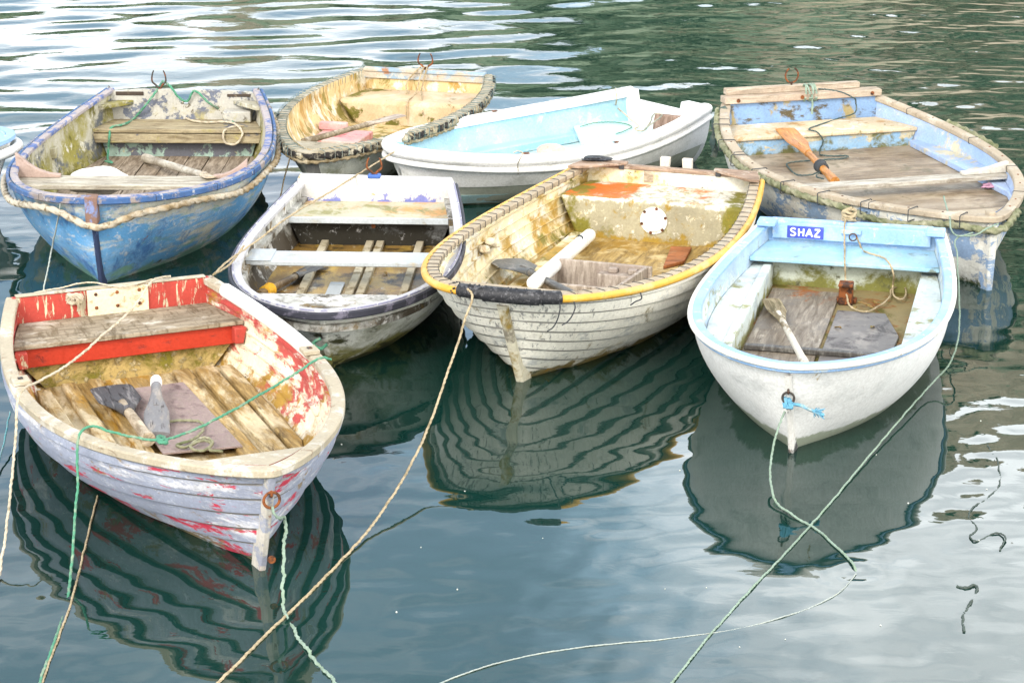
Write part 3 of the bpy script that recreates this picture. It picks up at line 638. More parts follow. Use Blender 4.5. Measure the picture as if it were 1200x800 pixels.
for i in range(90):
    u = .468 + .066 * random.random(); a = random.uniform(-2.2, 1.8); r = .034
    c = B.at(u, -.030 + r * math.cos(a), -.016 + r * math.sin(a)); 
    mb.hexa([tuple(c + np.array((.005 * math.cos(t), .005 * math.sin(t), -.003))) for t in (0, 1.57, 3.14, 4.71)], [tuple(c + np.array((.003 * math.cos(t), .003 * math.sin(t), .005))) for t in (0, 1.57, 3.14, 4.71)])
mb.build('tape_studs', btape, bw)
random.seed(11)
for i in range(33):
    for u in (.02 + i * .0137, .98 - i * .0137):
        B.lash(M['lash_dark'], u + random.uniform(-.001, .001),   .057, .036, .0017, -.031, .001, random.uniform(-.0015, .0015))
B.transom(y_tr, ((-1, -.0), (-.9, -.02), (.9, -.02), (1, -.0)), .04)
capw = mat('pinkish_cap_board', (.44, .32, .24), [((.62, .56, .48), 9, (1, .6, 1), .57, .06), ((.2, .12, .08), 12, (1, .6, 1), .62, .05)], .75, .4, grain=(4, .6, 4))
MB().box(-1.643, -1.592, -.47, .47, .3925, .415).build('transom_cap', capw, B.root, .004)
for sd in (-1, 1):
    pts = [(-1.64, .53), (-1.64, .27), (-1.60, .27), (-1.42, .52), (-1.42, .60)]; pts = [(x, sd * min(y, B.iy(x, .41, .03))) for x, y in pts]
    MB().hexa([(x, y, .4155) for x, y in pts], [(x, y, .432) for x, y in pts]).build('quarter_board', capw, B.root, .003)
for y in (-.30, .30): MB().box(-1.65, -1.585, y - .016, y + .016, .39, .419).build('cap_binding', M['lash_dark'], B.root, .003)
MB().box(-1.606, -1.596, -.16, -.10, .32, .39).build('transom_block', M['wood_pale'], B.root, .003)
blk = blob(W(B, (-1.60, -.46, .445)), (.085, .05, .012), btape, 'cloth_scrap', 'black scrap of cloth on the rear left corner of the yellow rimmed boat', 'cloth', lump=.3)
# outboard bracket with a round notch, behind the transom
p1, p2 = B.onx(775, 160, -1.68), B.onx(812, 160, -1.68); zt = .465; ya, yb = p1.y, p2.y
pr = [(ya, .30), (ya, zt), (ya + .06, zt)] + [((ya + yb) / 2 - .043 * math.cos(i / 10 * math.pi), zt - .06 - .045 * math.sin(i / 10 * math.pi)) for i in range(11)] + [(yb - .06, zt), (yb, zt), (yb, .30)]
MB().hexa([(-1.70, y, z) for y, z in pr], [(-1.66, y, z) for y, z in pr]).build('outboard_bracket', mat('pale_pink_wood', (.64, .58, .50), [((.4, .32, .26), 9, (1, 1, 1), .62, .05)], .7), B.root, .003)
B.block('stern_tank', y_tank, -1.603, -1.2, .03, .31, bevel=.02)
B.floor(y_floor, .062, -1.21)
pt_ = lx(B, 790, 244, -1.2)
hp = disc(disc(MB(), (-1.1995, pt_.y, pt_.z), .082, .007), (-1.1925, pt_.y, pt_.z), .070, .005, r2=.064).build('inspection_hatch', mat('white_hatch', (.80, .80, .78), [((.55, .5, .4), 14, (1, 1, 1), .64, .04)], .4), B.root)
for i in range(6): a = i * math.pi / 3 + .3; disc(MB(), (-1.1925, pt_.y + .075 * math.cos(a), pt_.z + .075 * math.sin(a)), .009, .005, n=12).build('screw', M['rust'], hp)
B.block('bilge_stringer', y_in, -1.15, .2, .063, .105, -.47, -.40, .006); B.block('bilge_stringer', y_in, -1.15, .2, .063, .105, .40, .47, .006)
B.stem(mat('stained_cream_stem', (.70, .66, .52), [((.30, .27, .21), 6, (1, 1, .6), .62, .06, [('z', .15, .35, .05)]), ((.40, .28, .07), 7, (1, 1, .5), .56, .07, [('z', .2, 0, .1)])], .6), .05, .022, ztop=.47)
B.breasthook(y_rail, .2, th=.02)
for i, (u, n_) in enumerate(((.4575, .14), (.447, .11), (.385, .05))):
    P = [B.at(u, -.005, -.03), B.at(u, .004, -.06), B.at(u + .004, -.012, -.03 - n_ * .9), B.at(u + .008, -.02, -.04 - n_)]; tube(MB(), spline(P, .006), .0035, 6).build('loose_cord', M['lash_dark'], B.root)
q = lp(B, 250, 325, .28); yy = B.iy(q.x, .28)
rp = MB()
for i in range(5): disc(rp, (q.x - .09 + i * .045, -yy + .035 - .012 * (i % 2), .25 + .02 * (i % 3)), .032, .035, 'y', 10, .024)
rp.build('rowlock_pad', mat('lumpy_cream_pad', (.60, .52, .38), [((.35, .25, .14), 14, (1, 1, 1), .56, .06)], .8, .8), B.root, .01)
A_, B_ = W(B, lp(B, 582, 291, .13)), W(B, lp(B, 400, 448, .30)); root = empty('foam_tube', A_, label='white plastic tube fender lying across the floor of the yellow rimmed boat', cat='fender')
d_ = (B_ - A_); L_ = d_.length; rt = d_.to_track_quat('X', 'Z').to_euler()
mb = MB(); tube(mb, [(x, 0, 0) for x in (-.02, -.016, -.005, .01, .1, .3, .5, .7, L_ - .01, L_)], [.018, .03, .036, .038, .038, .0385, .038, .0385, .038, .03], 20); mb.build('tube_body', white_rub, root, rot=rt)
tube(MB(), spline([(.28, -.015, .037), (.30, -.01, .045), (.31, .012, .041), (.34, .02, .034)], .005), .004, 6).build('cord', M['lash_dark'], root, rot=rt)
oar(W(B, lp(B, 560, 500, .36)), W(B, lp(B, 312, 372, .17)), 'dark grey paddle blade sticking out beside the white tube in the yellow rimmed boat', .024, .5, .21, M['wood_dark'], mat('dark_grey_blade', (.10, .11, .12), [((.28, .27, .26), 9, (.6, 3, 1), .58, .06)], .4, .2), name='paddle', cat='paddle', th=.02)
# crate in the bow
cr = empty('wooden_crate', W(B, (.25, .05, .075)), B.yaw, label='pale grey wooden crate with inner ledge wedged in the bow of the yellow rimmed boat', cat='crate')
cw = mat('bleached_crate_wood', (.50, .44, .38), [((.34, .28, .24), 6, (1, 1, 1), .56, .08)], .8, .4, grain=(4, 4, .6))
a, b_, h_ = .24, .26, .20
MB().box(-a, -a + .025, -b_ + .02, b_ + .02, 0, h_).build('end_panel', cw, cr, .004); MB().box(a - .025, a, -b_ + .06, b_ - .06, 0, h_).build('end_panel', cw, cr, .004)
for sd in (-1, 1): MB().hexa([(-a + .026, sd * b_, 0), (-a + .026, sd * (b_ - .022), 0), (a - .026, sd * (b_ - .07), 0), (a - .026, sd * (b_ - .05), 0)], [(-a + .026, sd * b_, h_), (-a + .026, sd * (b_ - .022), h_), (a - .026, sd * (b_ - .07), h_), (a - .026, sd * (b_ - .05), h_)]).build('side_panel', cw, cr, .003)
MB().box(-a + .026, a - .026, -b_ + .09, b_ - .09, .01, .03).build('bottom', cw, cr); MB().box(-a + .026, -a + .10, .0, b_ - .03, .03, h_ - .04).build('ledge', cw, cr, .006)
for y in (.05, .16): MB().box(-a + .03, -a + .07, y, y + .05, h_ - .0395, h_ - .012).build('block', cw, cr, .006)
pts = [W(B, lp(B, x, y, .066)) for x, y in ((845, 337), (912, 340), (888, 384), (820, 402))]
world_thing(MB().hexa([tuple(p) for p in pts], [tuple(p + Vector((0, 0, .02))) for p in pts]), 'loose_board', mat('red_brown_board', (.46, .17, .06), [((.30, .14, .06), 9, (1, 1, 1), .58, .06)], .7, grain=(1, 4, 1)), 'orange brown board lying on the ochre floor of the yellow rimmed boat', 'board', pts[0], bevel=.003)

# ================================================================== 5 white and light blue dinghy with name plate (front right)
B = SHZ = boat('shaz', 'smooth white dinghy with pale blue rim and transom carrying a violet name plate', th=.035)
sw = mat('smooth_white_paint', (.86, .86, .85), [WET, ((.83, .84, .83), 3, (1, 1, 2), .57, .08), ((.40, .44, .34), 4, (1, 1, 1.6), .84, .06, [('z', .115, .05, .44)]), ((.5, .36, .16), 10, (2, 2, .5), .73, .04, [('x', 1.0, 1.3, .07), ('z', .25, .05, .04)]), ((.5, .5, .48), 30, (1, 1, .6), .76, .03)], .4, .12, var=.06)
lb = mat('pale_blue_paint', (.26, .43, .70), [((.38, .54, .76), 4, (1, 1, 1), .53, .08), ((.60, .68, .72), 12, (1, 1, 1), .61, .05), ((.18, .24, .28), 18, (1, 1, 1), .665, .03)], .5, .25)
s_in = mat('pale_blue_grey_interior', (.58, .64, .62), [((.42, .56, .72), 3, (1, 1, 2), .52, .06, [('z', .24, .4, .1)]), ((.30, .29, .12), 6, (1, 1, 1.5), .60, .07, [('z', .28, .16, .16)]), ((.2, .2, .12), 16, (1, 1, 1), .65, .04)], .6)
s_bench = mat('pale_bench', (.58, .65, .63), [((.48, .56, .60), 4, (1, 1, 1), .55, .08), ((.34, .34, .18), 12, (.6, 1, 1), .66, .05), ((.28, .27, .10), 6, (1, 1, 1), .60, .06, [('z', .22, .15, .16)])], .55)
s_seat = mat('turquoise_blue_seat', (.28, .49, .63), [((.40, .58, .68), 4, (1, 1, 1), .53, .07), ((.24, .30, .26), 12, (1, .5, 1), .64, .04)], .5)
s_bulk = mat('algae_bulkhead', (.50, .55, .48), [((.20, .20, .05), 4, (1, 1, 1), .53, .07, [('z', .28, .15, .12)]), ((.10, .10, .05), 9, (1, 1, 1), .60, .06)], .7)
s_fl = mat('grey_plywood_boards', (.30, .26, .21), [((.19, .17, .15), 4, (1, 1, 1), .53, .07), ((.40, .36, .30), 9, (.5, 2, 1), .60, .06), ((.28, .09, .02), 3.5, (1, 1, 1), .66, .05, [('x', -.62, -.85, .13)])], .55, .3, grain=(.5, 4, 3))
s_fl2 = mat('dark_plywood_board', (.15, .14, .135), [((.26, .24, .22), 5, (1, 1, 1), .56, .07), ((.07, .06, .06), 8, (1, 1, 1), .58, .06), ((.26, .09, .02), 3.5, (1, 1, 1), .66, .05, [('x', -.55, -.85, .13)])], .5, .3)
bilge = mat('rusty_mossy_bilge', (.24, .19, .09), [((.26, .09, .02), 5, (1, 1, 1), .55, .06), (MOSS, 6, (1, 1, 1), .55, .07)], .75, .6)
B.shell('hull', sw, B.over); B.shell('inner_hull', s_in, B.over + B.th, zmin=.05, top=.004)
B.rail(lb, .050, .028, -.016); B.hose(mat('white_hose', (.80, .80, .76), [((.50, .45, .34), 10, (1, 1, 1), .62, .05)], .5), .0135, -.0125, -.010, 0, 1, 'rim_hose')
B.hose(lb, .010, -.024, -.03, 0, 1, 'blue_bead')
B.transom(lb, ((-1, .0), (-.9, .022), (.9, .022), (1, .0)), .04)
MB().box(-1.331, -1.305, -.43, .43, .335, .425).build('transom_plank', lb, B.root, .005)
for sd in (-1, 1): MB().box(-1.333, -1.22, sd * .455 - .05, sd * .455 + .05, .418, .446).build('corner_block', lb, B.root, .006)
MB().box(-1.3045, -1.285, -.055, .055, .385, .41).build('cleat_pad', lb, B.root, .004)
mb = MB(); ring(mb, (-1.275, .015, .375), .02, .004, 'x'); mb.build('shackle', M['iron'], B.root)
B.block('stern_seat', s_seat, -1.33, -.965, .292, .316, bevel=.006); B.block('bulkhead', s_bulk, -1.10, -1.07, .05, .291)
B.block('side_bench', s_bench, -1.06, .42, .05, .262, -9, -.385, .006); B.block('side_bench', s_bench, -1.06, .42, .05, .262, .405, 9, .006)
B.block('bench_edging', s_bench, -.99, .40, .2625, .274, -.43, -.385, .003)
B.floor(bilge, .14, -1.1)
B.block('floor_board', s_fl, -.95, .6, .1405, .156, -.37, -.008, .003)
m = MB(); pts = [(-.62, .012), (.55, .012), (.55, .33), (-.25, .36), (-.62, .26)]; m.hexa([(x, y, .1405) for x, y in pts], [(x, y, .158) for x, y in pts]); m.build('floor_board', s_fl2, B.root, .003)
MB().box(.12, .16, -.36, .30, .16, .185).build('floor_batten', M['wood_dark'], B.root, .004)
br = MB(); br.box(-.80, -.765, .0, .075, .141, .27); br.box(-.86, -.8, -.015, .09, .141, .165); br.box(-.7645, -.72, .0, .075, .25, .268); br.build('iron_bracket', M['rust'], B.root, .006)
B.stem(mat('chipped_white_stem_strip', (.74, .73, .70), [((.08, .08, .08), 12, (1, 1, .8), .58, .04, [('z', .12, 0, .14)]), (RUST, 9, (1, 1, .6), .64, .04)], .5), .03, .018, ztop=.44, zbot=-.12)
# name plate with hand-cut letters
pa, pb = lx(B, 332, 85, -1.303), lx(B, 437, 127, -1.303)
y0, y1, z1, z0 = pa.y, pb.y, pa.z, pb.z
npl = MB().box(-1.3045, -1.299, y0, y1, z0, z1).build('name_plate', mat('violet_blue_plate', (.055, .075, .40), [((.10, .12, .45), 9, (1, 1, 1), .56, .08)], .45), B.root, .002)
G = {'S': [[(.82, .84), (.6, .95), (.3, .92), (.14, .74), (.3, .56), (.62, .46), (.82, .28), (.66, .08), (.35, .04), (.1, .16)]],
     'H': [[(.14, .95), (.16, .04)], [(.84, .97), (.82, .03)], [(.15, .5), (.83, .52)]],
     'A': [[(.04, .03), (.5, .97)], [(.5, .97), (.94, .03)], [(.22, .36), (.78, .36)]],
     'Z': [[(.12, .93), (.88, .95)], [(.88, .95), (.1, .06)], [(.1, .06), (.92, .05)]]}
lm = MB(); cwid = (y1 - y0) * .21; ch = (z1 - z0) * .66; yc = y0 + (y1 - y0) * .075; zb = z0 + (z1 - z0) * .17
for chx in 'SHAZ':
    for st in G[chx]:
        P = spline([(-1.2985, yc + a * cwid * .9, zb + b_ * ch) for a, b_ in st], .003); k = len(lm.v); tube(lm, P, .0046, 8)
        lm.v[k:] = [(-1.2985 + (x + 1.2985) * .25, y, z) for x, y, z in lm.v[k:]]
    yc += cwid + (y1 - y0) * .01
lm.build('lettering', mat('white_lettering', (.8, .8, .8), [], .5), npl)
oar(W(B, lp(B, 385, 492, .27)), W(B, lp(B, 284, 302, .19)), 'split weathered wooden oar lying on the floor boards of the dinghy with the name plate', .019, .46, .10, mat('flaking_white_shaft', (.62, .58, .50), [((.24, .19, .12), 9, (.4, 1, 1), .54, .06)], .7), mat('mossy_driftwood_blade', (.32, .27, .17), [((.58, .54, .44), 10, (.5, 3, 1), .6, .05), ((.12, .10, .05), 8, (.5, 3, 1), .58, .06)], .85, .8, grain=(.4, 5, 3)), th=.016)
ring(MB(), (B.stem_x(.33) + .030, 0, .325), .026, .0055, 'x').build('mooring_ring', M['iron'], B.root); ring(MB(), (B.stem_x(.36) + .015, 0, .358), .012, .005, 'y').build('eye_bolt', M['iron'], B.root)
m = [lx(B, 508, 58, -1.36), lx(B, 500, 75, -1.30), lx(B, 499, 130, -1.27), lx(B, 500, 165, -1.1), lp(B, 500, 195, .325), lx(B, 502, 240, -.94), lp(B, 505, 290, .20), lp(B, 520, 325, .168), lp(B, 560, 338, .165), lp(B, 600, 322, .165), lp(B, 632, 295, .168), lp(B, 642, 268, .17), lp(B, 668, 264, .17), lp(B, 680, 284, .168), lp(B, 664, 303, .168), lp(B, 645, 292, .172), lp(B, 640, 262, .19), lx(B, 642, 225, -.95), lp(B, 630, 196, .325), lp(B, 605, 176, .325), lp(B, 570, 166, .33), lx(B, 548, 150, -1.28), lx(B, 536, 122, -1.275)]
rope([W(B, p) for p in m], .0085, M['rope_tan'], 'tan rope looped over the pale blue transom and seat of the name plate dinghy', 'rope_loop', 'rope', None)
kb = MB()
for i in range(5): tube(kb, spline([W(B, (-1.36 + .03 * math.cos(t + i), .0 - .02 + .035 * math.sin(t * 1.1 + i * .7), .455 + .012 * i + .008 * math.cos(2 * t))) for t in np.linspace(0, 5.6, 8)], .006), .0075, 8, 3, 100)
world_thing(kb, 'rope_knot', M['rope_tan'], 'tan rope knot sitting on top of the pale blue transom beside the name plate', 'rope', W(B, (-1.36, -.02, .45)))
kn = MB(); xr = B.stem_x(.30) + .04
for i in range(4): tube(kn, spline([W(B, (xr + .018 * math.cos(t + i), .018 * math.sin(t + i * 1.3), .30 + .02 * math.cos(t * 1.7 + i))) for t in np.linspace(0, 5.5, 8)], .005), .0065, 8, 3, 110)
tube(kn, spline([W(B, (xr, .01, .30)), W(B, (xr + .01, .06, .295)), W(B, (xr + .01, .12, .272)), W(B, (xr + .01, .16, .26))], .006), .0075, 8, 3, 110)
for i in range(26):
    a = random.uniform(0, 6.28); tube(kn, [W(B, (xr + .01, .115, .275)), W(B, (xr + .01 + .02 * math.cos(a), .115 + random.uniform(-.012, .05), .275 + .024 * math.sin(a) - .008))], .0022, 5)
world_thing(kn, 'rope_knot', mat('bright_blue_cord', (.12, .34, .50), [((.4, .5, .5), 20, (1, 1, 1), .57, .06)], .8), 'blue knot with frayed end on the stem ring of the name plate dinghy', 'rope', W(B, (xr, 0, .3)))

# ================================================================== 6 flaking blue boat (back right)
B = FAR = boat('far', 'cream and blue flaking rowing boat with thick green rope along its rail', th=.04)
fb = mat('flaking_cream_over_blue', (.66, .65, .59), [WET, ((.26, .37, .54), 3.6, (1, 1, 1.5), .535, .02, [('z', .35, .0, .05)]), ((.66, .64, .58), 7, (1, 1, 1.5), .57, .03), ((.30, .36, .44), 10, (1, 1, 1.4), .61, .025), ((.34, .28, .16), 5, (1, 1, 1), .70, .06), ((.20, .22, .12), 5, (1, 1, 2), .72, .07, [('z', .10, 0, .22)])], .65)
f_in = mat('soft_blue_interior', (.31, .43, .68), [((.42, .52, .72), 3, (1, 1, 2), .53, .08), ((.60, .56, .42), 5, (1, 1, 1), .62, .04, [('z', .36, .22, .10), ('x', -.5, -1.3, .04)]), ((.66, .66, .60), 14, (1, 1, 1), .635, .03)], .55)
f_rail = mat('cream_wood_rail', (.37, .31, .23), [((.52, .46, .37), 8, (1, 1, 1), .55, .06), ((.26, .20, .14), 12, (1, 1, 1), .615, .05), ((.2, .28, .4), 16, (1, 1, 1), .67, .02)], .7, .5)
f_seat = mat('flaked_cream_seat', (.54, .45, .31), [((.50, .30, .12), 6, (1, 1, 1), .58, .06), ((.76, .72, .62), 7, (1, 1, 1), .56, .05), ((.24, .20, .07), 12, (1, 1, 1), .63, .05)], .7, .5)
f_front = mat('worn_blue_seat_front', (.24, .40, .58), [((.36, .50, .62), 5, (1, 1, 1.5), .54, .06), ((.62, .54, .36), 5, (1, .8, 2), .62, .03, [('z', .28, .345, .12)]), ((.16, .16, .06), 7, (1, 1, 1), .58, .07, [('z', .28, .23, .14)])], .65)
f_floor = mat('brown_ply_floor', (.30, .23, .15), [((.40, .33, .24), 3, (1, .5, 1), .53, .08), ((.16, .13, .07), 5, (1, 1, 1), .60, .07)], .5, .3, grain=(3, .6, 3))
beam = mat('pinkish_beam', (.58, .50, .40), [((.44, .34, .26), 5, (1, .5, 1), .55, .08), ((.25, .14, .08), 12, (1, 1, 1), .65, .04)], .75, .4, grain=(4, .5, 4))
B.shell('hull', fb, B.over); B.shell('inner_hull', f_in, B.over + B.th, zmin=.1, top=.004)
B.rail(f_rail, .065, .036, -.004)
B.transom(mat('patchy_blue_transom', (.20, .32, .52), [((.42, .34, .16), 3, (1, 1.4, 1), .56, .04), ((.10, .08, .04), 6, (1, 1, 2), .58, .05)], .7), ((-1, 0), (1, 0)), .04)
MB().box(-1.47, -1.37, -.56, .55, .512, .558).build('transom_beam', beam, B.root, .005); tb = MB().box(-1.50, -1.44, -.53, .42, .5585, .60).build('upper_beam', beam, B.root, .005)
for y in (-.47, -.02, .48): disc(MB(), (-1.3695, y, .535), .013, .004, n=14).build('bolt', M['rust'], B.root)
B.block('stern_seat', f_seat, -1.39, -1.02, .342, .37, bevel=.008); B.block('seat_front', f_front, -1.07, -1.035, .10, .341)
B.floor(f_floor, .245, -1.06); B.block('side_stringer', f_in, -1.03, .6, .2455, .285, .60, 9, .01); B.block('side_stringer', f_in, -1.03, .6, .2455, .285, -9, -.60, .01)
fw = mat('white_plank', (.56, .54, .48), [((.45, .4, .32), 9, (2, .5, 1), .62, .05)], .7, grain=(4, .6, 4))
B.block('thwart', fw, .08, .20, .305, .332, bevel=.004)
gk = mat('grey_knee_wood', (.52, .50, .45), [((.3, .26, .2), 8, (1, 1, 1), .57, .07), ((.7, .7, .68), 9, (1, 1, 1), .6, .05)], .8, .5)
kneey(B, gk, .10, 1, .30, .333, .07, .05)
B.breasthook(f_rail, .24)
for i in range(12):
    for sd in (0, 1): u = .05 + i * .036; B.lash(M['lash_dark'], u if sd else 1 - u, .065, .036, .002, -.004, name='rail_tie') if i % 3 == 0 else rbox(B, M['rust'], u if sd else 1 - u, -.04, -.03, .005, .0, .003, 'nail', 0)
sag = lambda u: -.055 * math.exp(-((u - .60) / .06) ** 2) - .03 * math.exp(-((u - .5) / .03) ** 2) + .006 * math.sin(u * 60)
B.fender(M['rope_moss'], .019, .010, -.034, .44, .995, sag, bump=.002)
B.fender(M['rope_moss'], .022, .015, -.012, .10, .19, None)
for i in range(9): u = .53 + i * .05; B.lash(M['lash_dark'], u, .10, .066 , .003, .038, .006, name='rope_tie')
for k in range(3): 
    P = [B.w(-1.38 - .02 * k, -.60 - .012 * k, .47), B.w(-1.36 - .02 * k, -.635, .40), B.w(-1.38, -.63, .25), B.w(-1.41 + .02 * k, -.61, .13 + .03 * k)]
rope([B.w(-1.33, -.56, .50), B.w(-1.36, -.615, .46), B.w(-1.375, -.63, .38), B.w(-1.385, -.625, .25), B.w(-1.39, -.61, .16)], .035, M['rope_dark'], 'dark weedy rope end hanging off the left stern corner of the flaking blue boat', 'rope_tail', 'rope', None, .004, .2)
B.stem(fb, .045, .02, ztop=.38)
MB().box(1.33, 1.39, -.02, .02, .40, .445).build('stem_head', f_rail, B.root, .006)
mb = MB(); P = [(-1.47, -.06 + .045 * math.cos(a), .665 + .05 * math.sin(a)) for a in np.linspace(R(-245), R(65), 26)]; tube(mb, P, .006, 8); tube(mb, [(-1.47, -.06, .56), (-1.47, -.06, .617)], .007, 8); mb.build('rowlock', M['rust'], B.root)
oo = mat('orange_varnish', (.62, .27, .06), [((.42, .16, .03), 6, (.4, 2, 2), .55, .07), ((.7, .42, .16), 8, (.4, 2, 2), .58, .06)], .35, .15, grain=(.5, 3, 3), spec=.5)
oar(W(B, lp(B, 470, 393, .29)), W(B, lp(B, 296, 210, .385)), 'orange varnished oar with black collar leaning on the stern seat of the flaking blue boat', .026, .52, .14, oo, oo, collar=(M['lash_dark'], .27), th=.014)
m = [lp(B, 412, 72, .60), lp(B, 470, 78, .61), lp(B, 520, 95, .57), lx(B, 543, 130, -1.36), lx(B, 540, 152, -1.34), lp(B, 490, 172, .378), lp(B, 420, 195, .378), lp(B, 380, 212, .378), lp(B, 410, 224, .376), lx(B, 428, 250, -1.02), lx(B, 418, 285, -1.02), lp(B, 430, 303, .255), lp(B, 515, 305, .255), lp(B, 500, 312, .255), lp(B, 430, 318, .255), lp(B, 360, 322, .255), lp(B, 308, 328, .255), lp(B, 315, 352, .255), lp(B, 350, 372, .26), lp(B, 395, 368, .275), lp(B, 425, 352, .30), lp(B, 405, 375, .29), lp(B, 430, 385, .30)]
rope([W(B, p) for p in m], .008, M['rope_dark'], 'dark thin rope trailing from transom beam to floor of the flaking blue boat', 'rope', 'rope', None)
kb = MB()
for i in range(6): tube(kb, spline([W(B, (-1.40 + .055 * math.cos(t), .045 + .008 * i * (-1) ** i + .01 * math.sin(t + i), .558 + .055 * math.sin(t))) for t in np.linspace(0, 5.8, 12)], .006), .006, 8, 3, 100)
tube(kb, spline([W(B, (-1.365, .045, .55)), W(B, (-1.36, .05, .47)), W(B, (-1.352, .045, .42))], .006), .007, 8, 3, 100)
world_thing(kb, 'rope_knot', M['rope_pale'], 'pale blue green rope lashed round the transom beams of the flaking blue boat', 'rope', W(B, (-1.4, .045, .55)))
blob(W(B, lp(B, 1000, 408, .27)), (.035, .025, .015), mat('pink_wrapper', (.45, .25, .36), [((.25, .15, .5), 9, (1, 1, 1), .52, .04), ((.8, .8, .8), 14, (1, 1, 1), .58, .04)], .4), 'litter', 'crumpled pink and purple wrapper in the bow of the flaking blue boat', 'litter', lump=.5)

# ================================================================== 7 boat with lashed rope rim (back middle)
B = RPE = boat('rope', 'cream rowing boat with closely lashed rim and black and beige rope fender, ochre stained inside', th=.035, over=.03)
ro = mat('greenish_white_hull', (.70, .71, .63), [WET, ((.46, .48, .40), 3, (1, 1, 1.5), .55, .09), ((.22, .22, .10), 5, (1, 1, 1), .60, .07, [('z', .14, 0, .2)]), ((.10, .10, .09), 30, (1, 1, 1), .70, .02)], .5)
r_in = mat('ochre_streaked_interior', (.60, .46, .24), [((.42, .25, .06), 4, (2, 2, .6), .55, .06), ((.80, .74, .60), 6, (1.5, 1.5, .8), .56, .05), ((.26, .21, .05), 6, (1.5, 1.5, .8), .60, .05, [('z', .25, .08, .10)])], .65)
r_tank = mat('peach_tank', (.54, .41, .26), [((.68, .57, .43), 3, (1, 1, 1), .52, .08), ((.14, .13, .02), 4, (1, 1, 1), .615, .03, [('y', -.2, -.48, .12), ('z', .2, .08, .08)]), ((.58, .40, .22), 5, (1, 1, 1), .60, .07)], .6)
r_cap = mat('faded_blue_cap', (.46, .40, .32), [((.30, .42, .54), 5, (1, .7, 1), .54, .05), ((.40, .20, .10), 6, (1, 1, 1), .63, .05), ((.66, .62, .52), 9, (1, 1, 1), .58, .05)], .75)
r_rail = mat('bleached_rim', (.34, .30, .22), [((.22, .19, .12), 9, (1, 1, 1), .56, .06), ((.5, .47, .40), 8, (1, 1, 1), .57, .06)], .8, .5)
bb = mat('black_and_beige_rope', (.34, .29, .19), [((.025, .022, .02), 5, (1, 1, 1), .465, .03), ((.62, .57, .44), 12, (1, 1, 1), .58, .06)], .95, .6)
B.shell('hull', ro, B.over); B.shell('inner_hull', r_in, B.over + B.th, zmin=.03, top=.004)
B.rail(r_rail, .060, .030, 0)
B.fender(bb, .020, .0, -.034, .0, .985, bump=.003); B.fender(M['rope_fender'], .014, -.002, -.064, .0, .985, bump=.003)
random.seed(4)
for i in range(46):
    for u in (.012 + i * .0104, .988 - i * .0104): B.lash(M['lash_green'], u + random.uniform(-.0015, .0015), .084, .052, .0020, .021, .002, random.uniform(-.002, .002))
B.transom(r_in, ((-1, -.01), (1, -.01)), .04)
MB().box(-1.36, -1.29, -.46, .46, .376, .40).build('transom_cap', r_cap, B.root, .004); MB().box(-1.317, -1.300, -.46, .46, .325, .3755).build('transom_plank', r_cap, B.root, .004)
B.block('stern_tank', r_tank, -1.315, -.87, .03, .25, bevel=.03)
B.floor(r_in, .078, -.9)
B.breasthook(r_rail, .3)
B.stem(mat('dark_grey_stem', (.17, .17, .16), [((.35, .35, .32), 9, (1, 1, 1), .58, .08)], .7), .055, .014, ztop=.33)
prongs(B, -1.33, .005, .42, M['rust'], .07, .10)
for i, (xs_, l2) in enumerate(((740, [(690, 150), (692, 205)]), (770, [(735, 200), (690, 260), (688, 330)]), (790, [(765, 170), (762, 230), (768, 305)]))):
    P = [W(B, (-1.33, -.02 + .02 * i, .425)), W(B, lx(B, xs_ - 8, 100, -1.27))] + [W(B, lx(B, x, y, -1.27)) if y < 200 else (W(B, lp(B, x, y, .262)) if y < 255 else W(B, lx(B, x, y, -.845))) for x, y in l2]
    rope(P, .009, M['rope_tan'], ('short left', 'long middle', 'right hand')[i] + ' strand of three tan ropes hanging inside the lashed rim boat', 'rope', 'rope', 'tan ropes on the crutch of the lashed rim boat')
pk = mat('faded_pink_plastic', (.62, .30, .30), [((.70, .48, .44), 4, (1, 1, 1), .52, .08), ((.52, .03, .05), 5, (1, 1, 1), .60, .04, [('y', -.3, -.55, .14)])], .5)
tr = MB(); c0 = lp(B, 200, 378, .14); 
B.conf(tr, -.42, -.05, .079, .135, -.47, -.12); B.conf(tr, -.42, -.36, .1352, .19, -.50, -.30)
tv = MB(); tv.v = [tuple(W(B, p)) for p in tr.v]; tv.f = tr.f; tv.m = tr.m
world_thing(tv, 'plastic_tray', pk, 'faded pink and red plastic box on the floor of the lashed rim boat', 'box', W(B, (-.25, -.3, .08)), bevel=.012)
oar(W(B, lp(B, 190, 440, .28)), W(B, lp(B, 662, 310, .25)), 'bleached grey oar lying from bow to stern tank in the lashed rim boat', .022, .42, .10, M['wood_grey'], mat('bleached_blade', (.60, .53, .46), [((.36, .3, .24), 9, (.4, 2, 1), .56, .07)], .8, grain=(.5, 3, 3)))
for i in range(6): 
    x = .55 - i * .1; y = B.iy(x, .20, B.over); disc(MB(), (x, y - .001, .20 + .005 * (i % 2)), .007, .004, 'y', 10).build('bolt', M['lash_dark'], B.root)

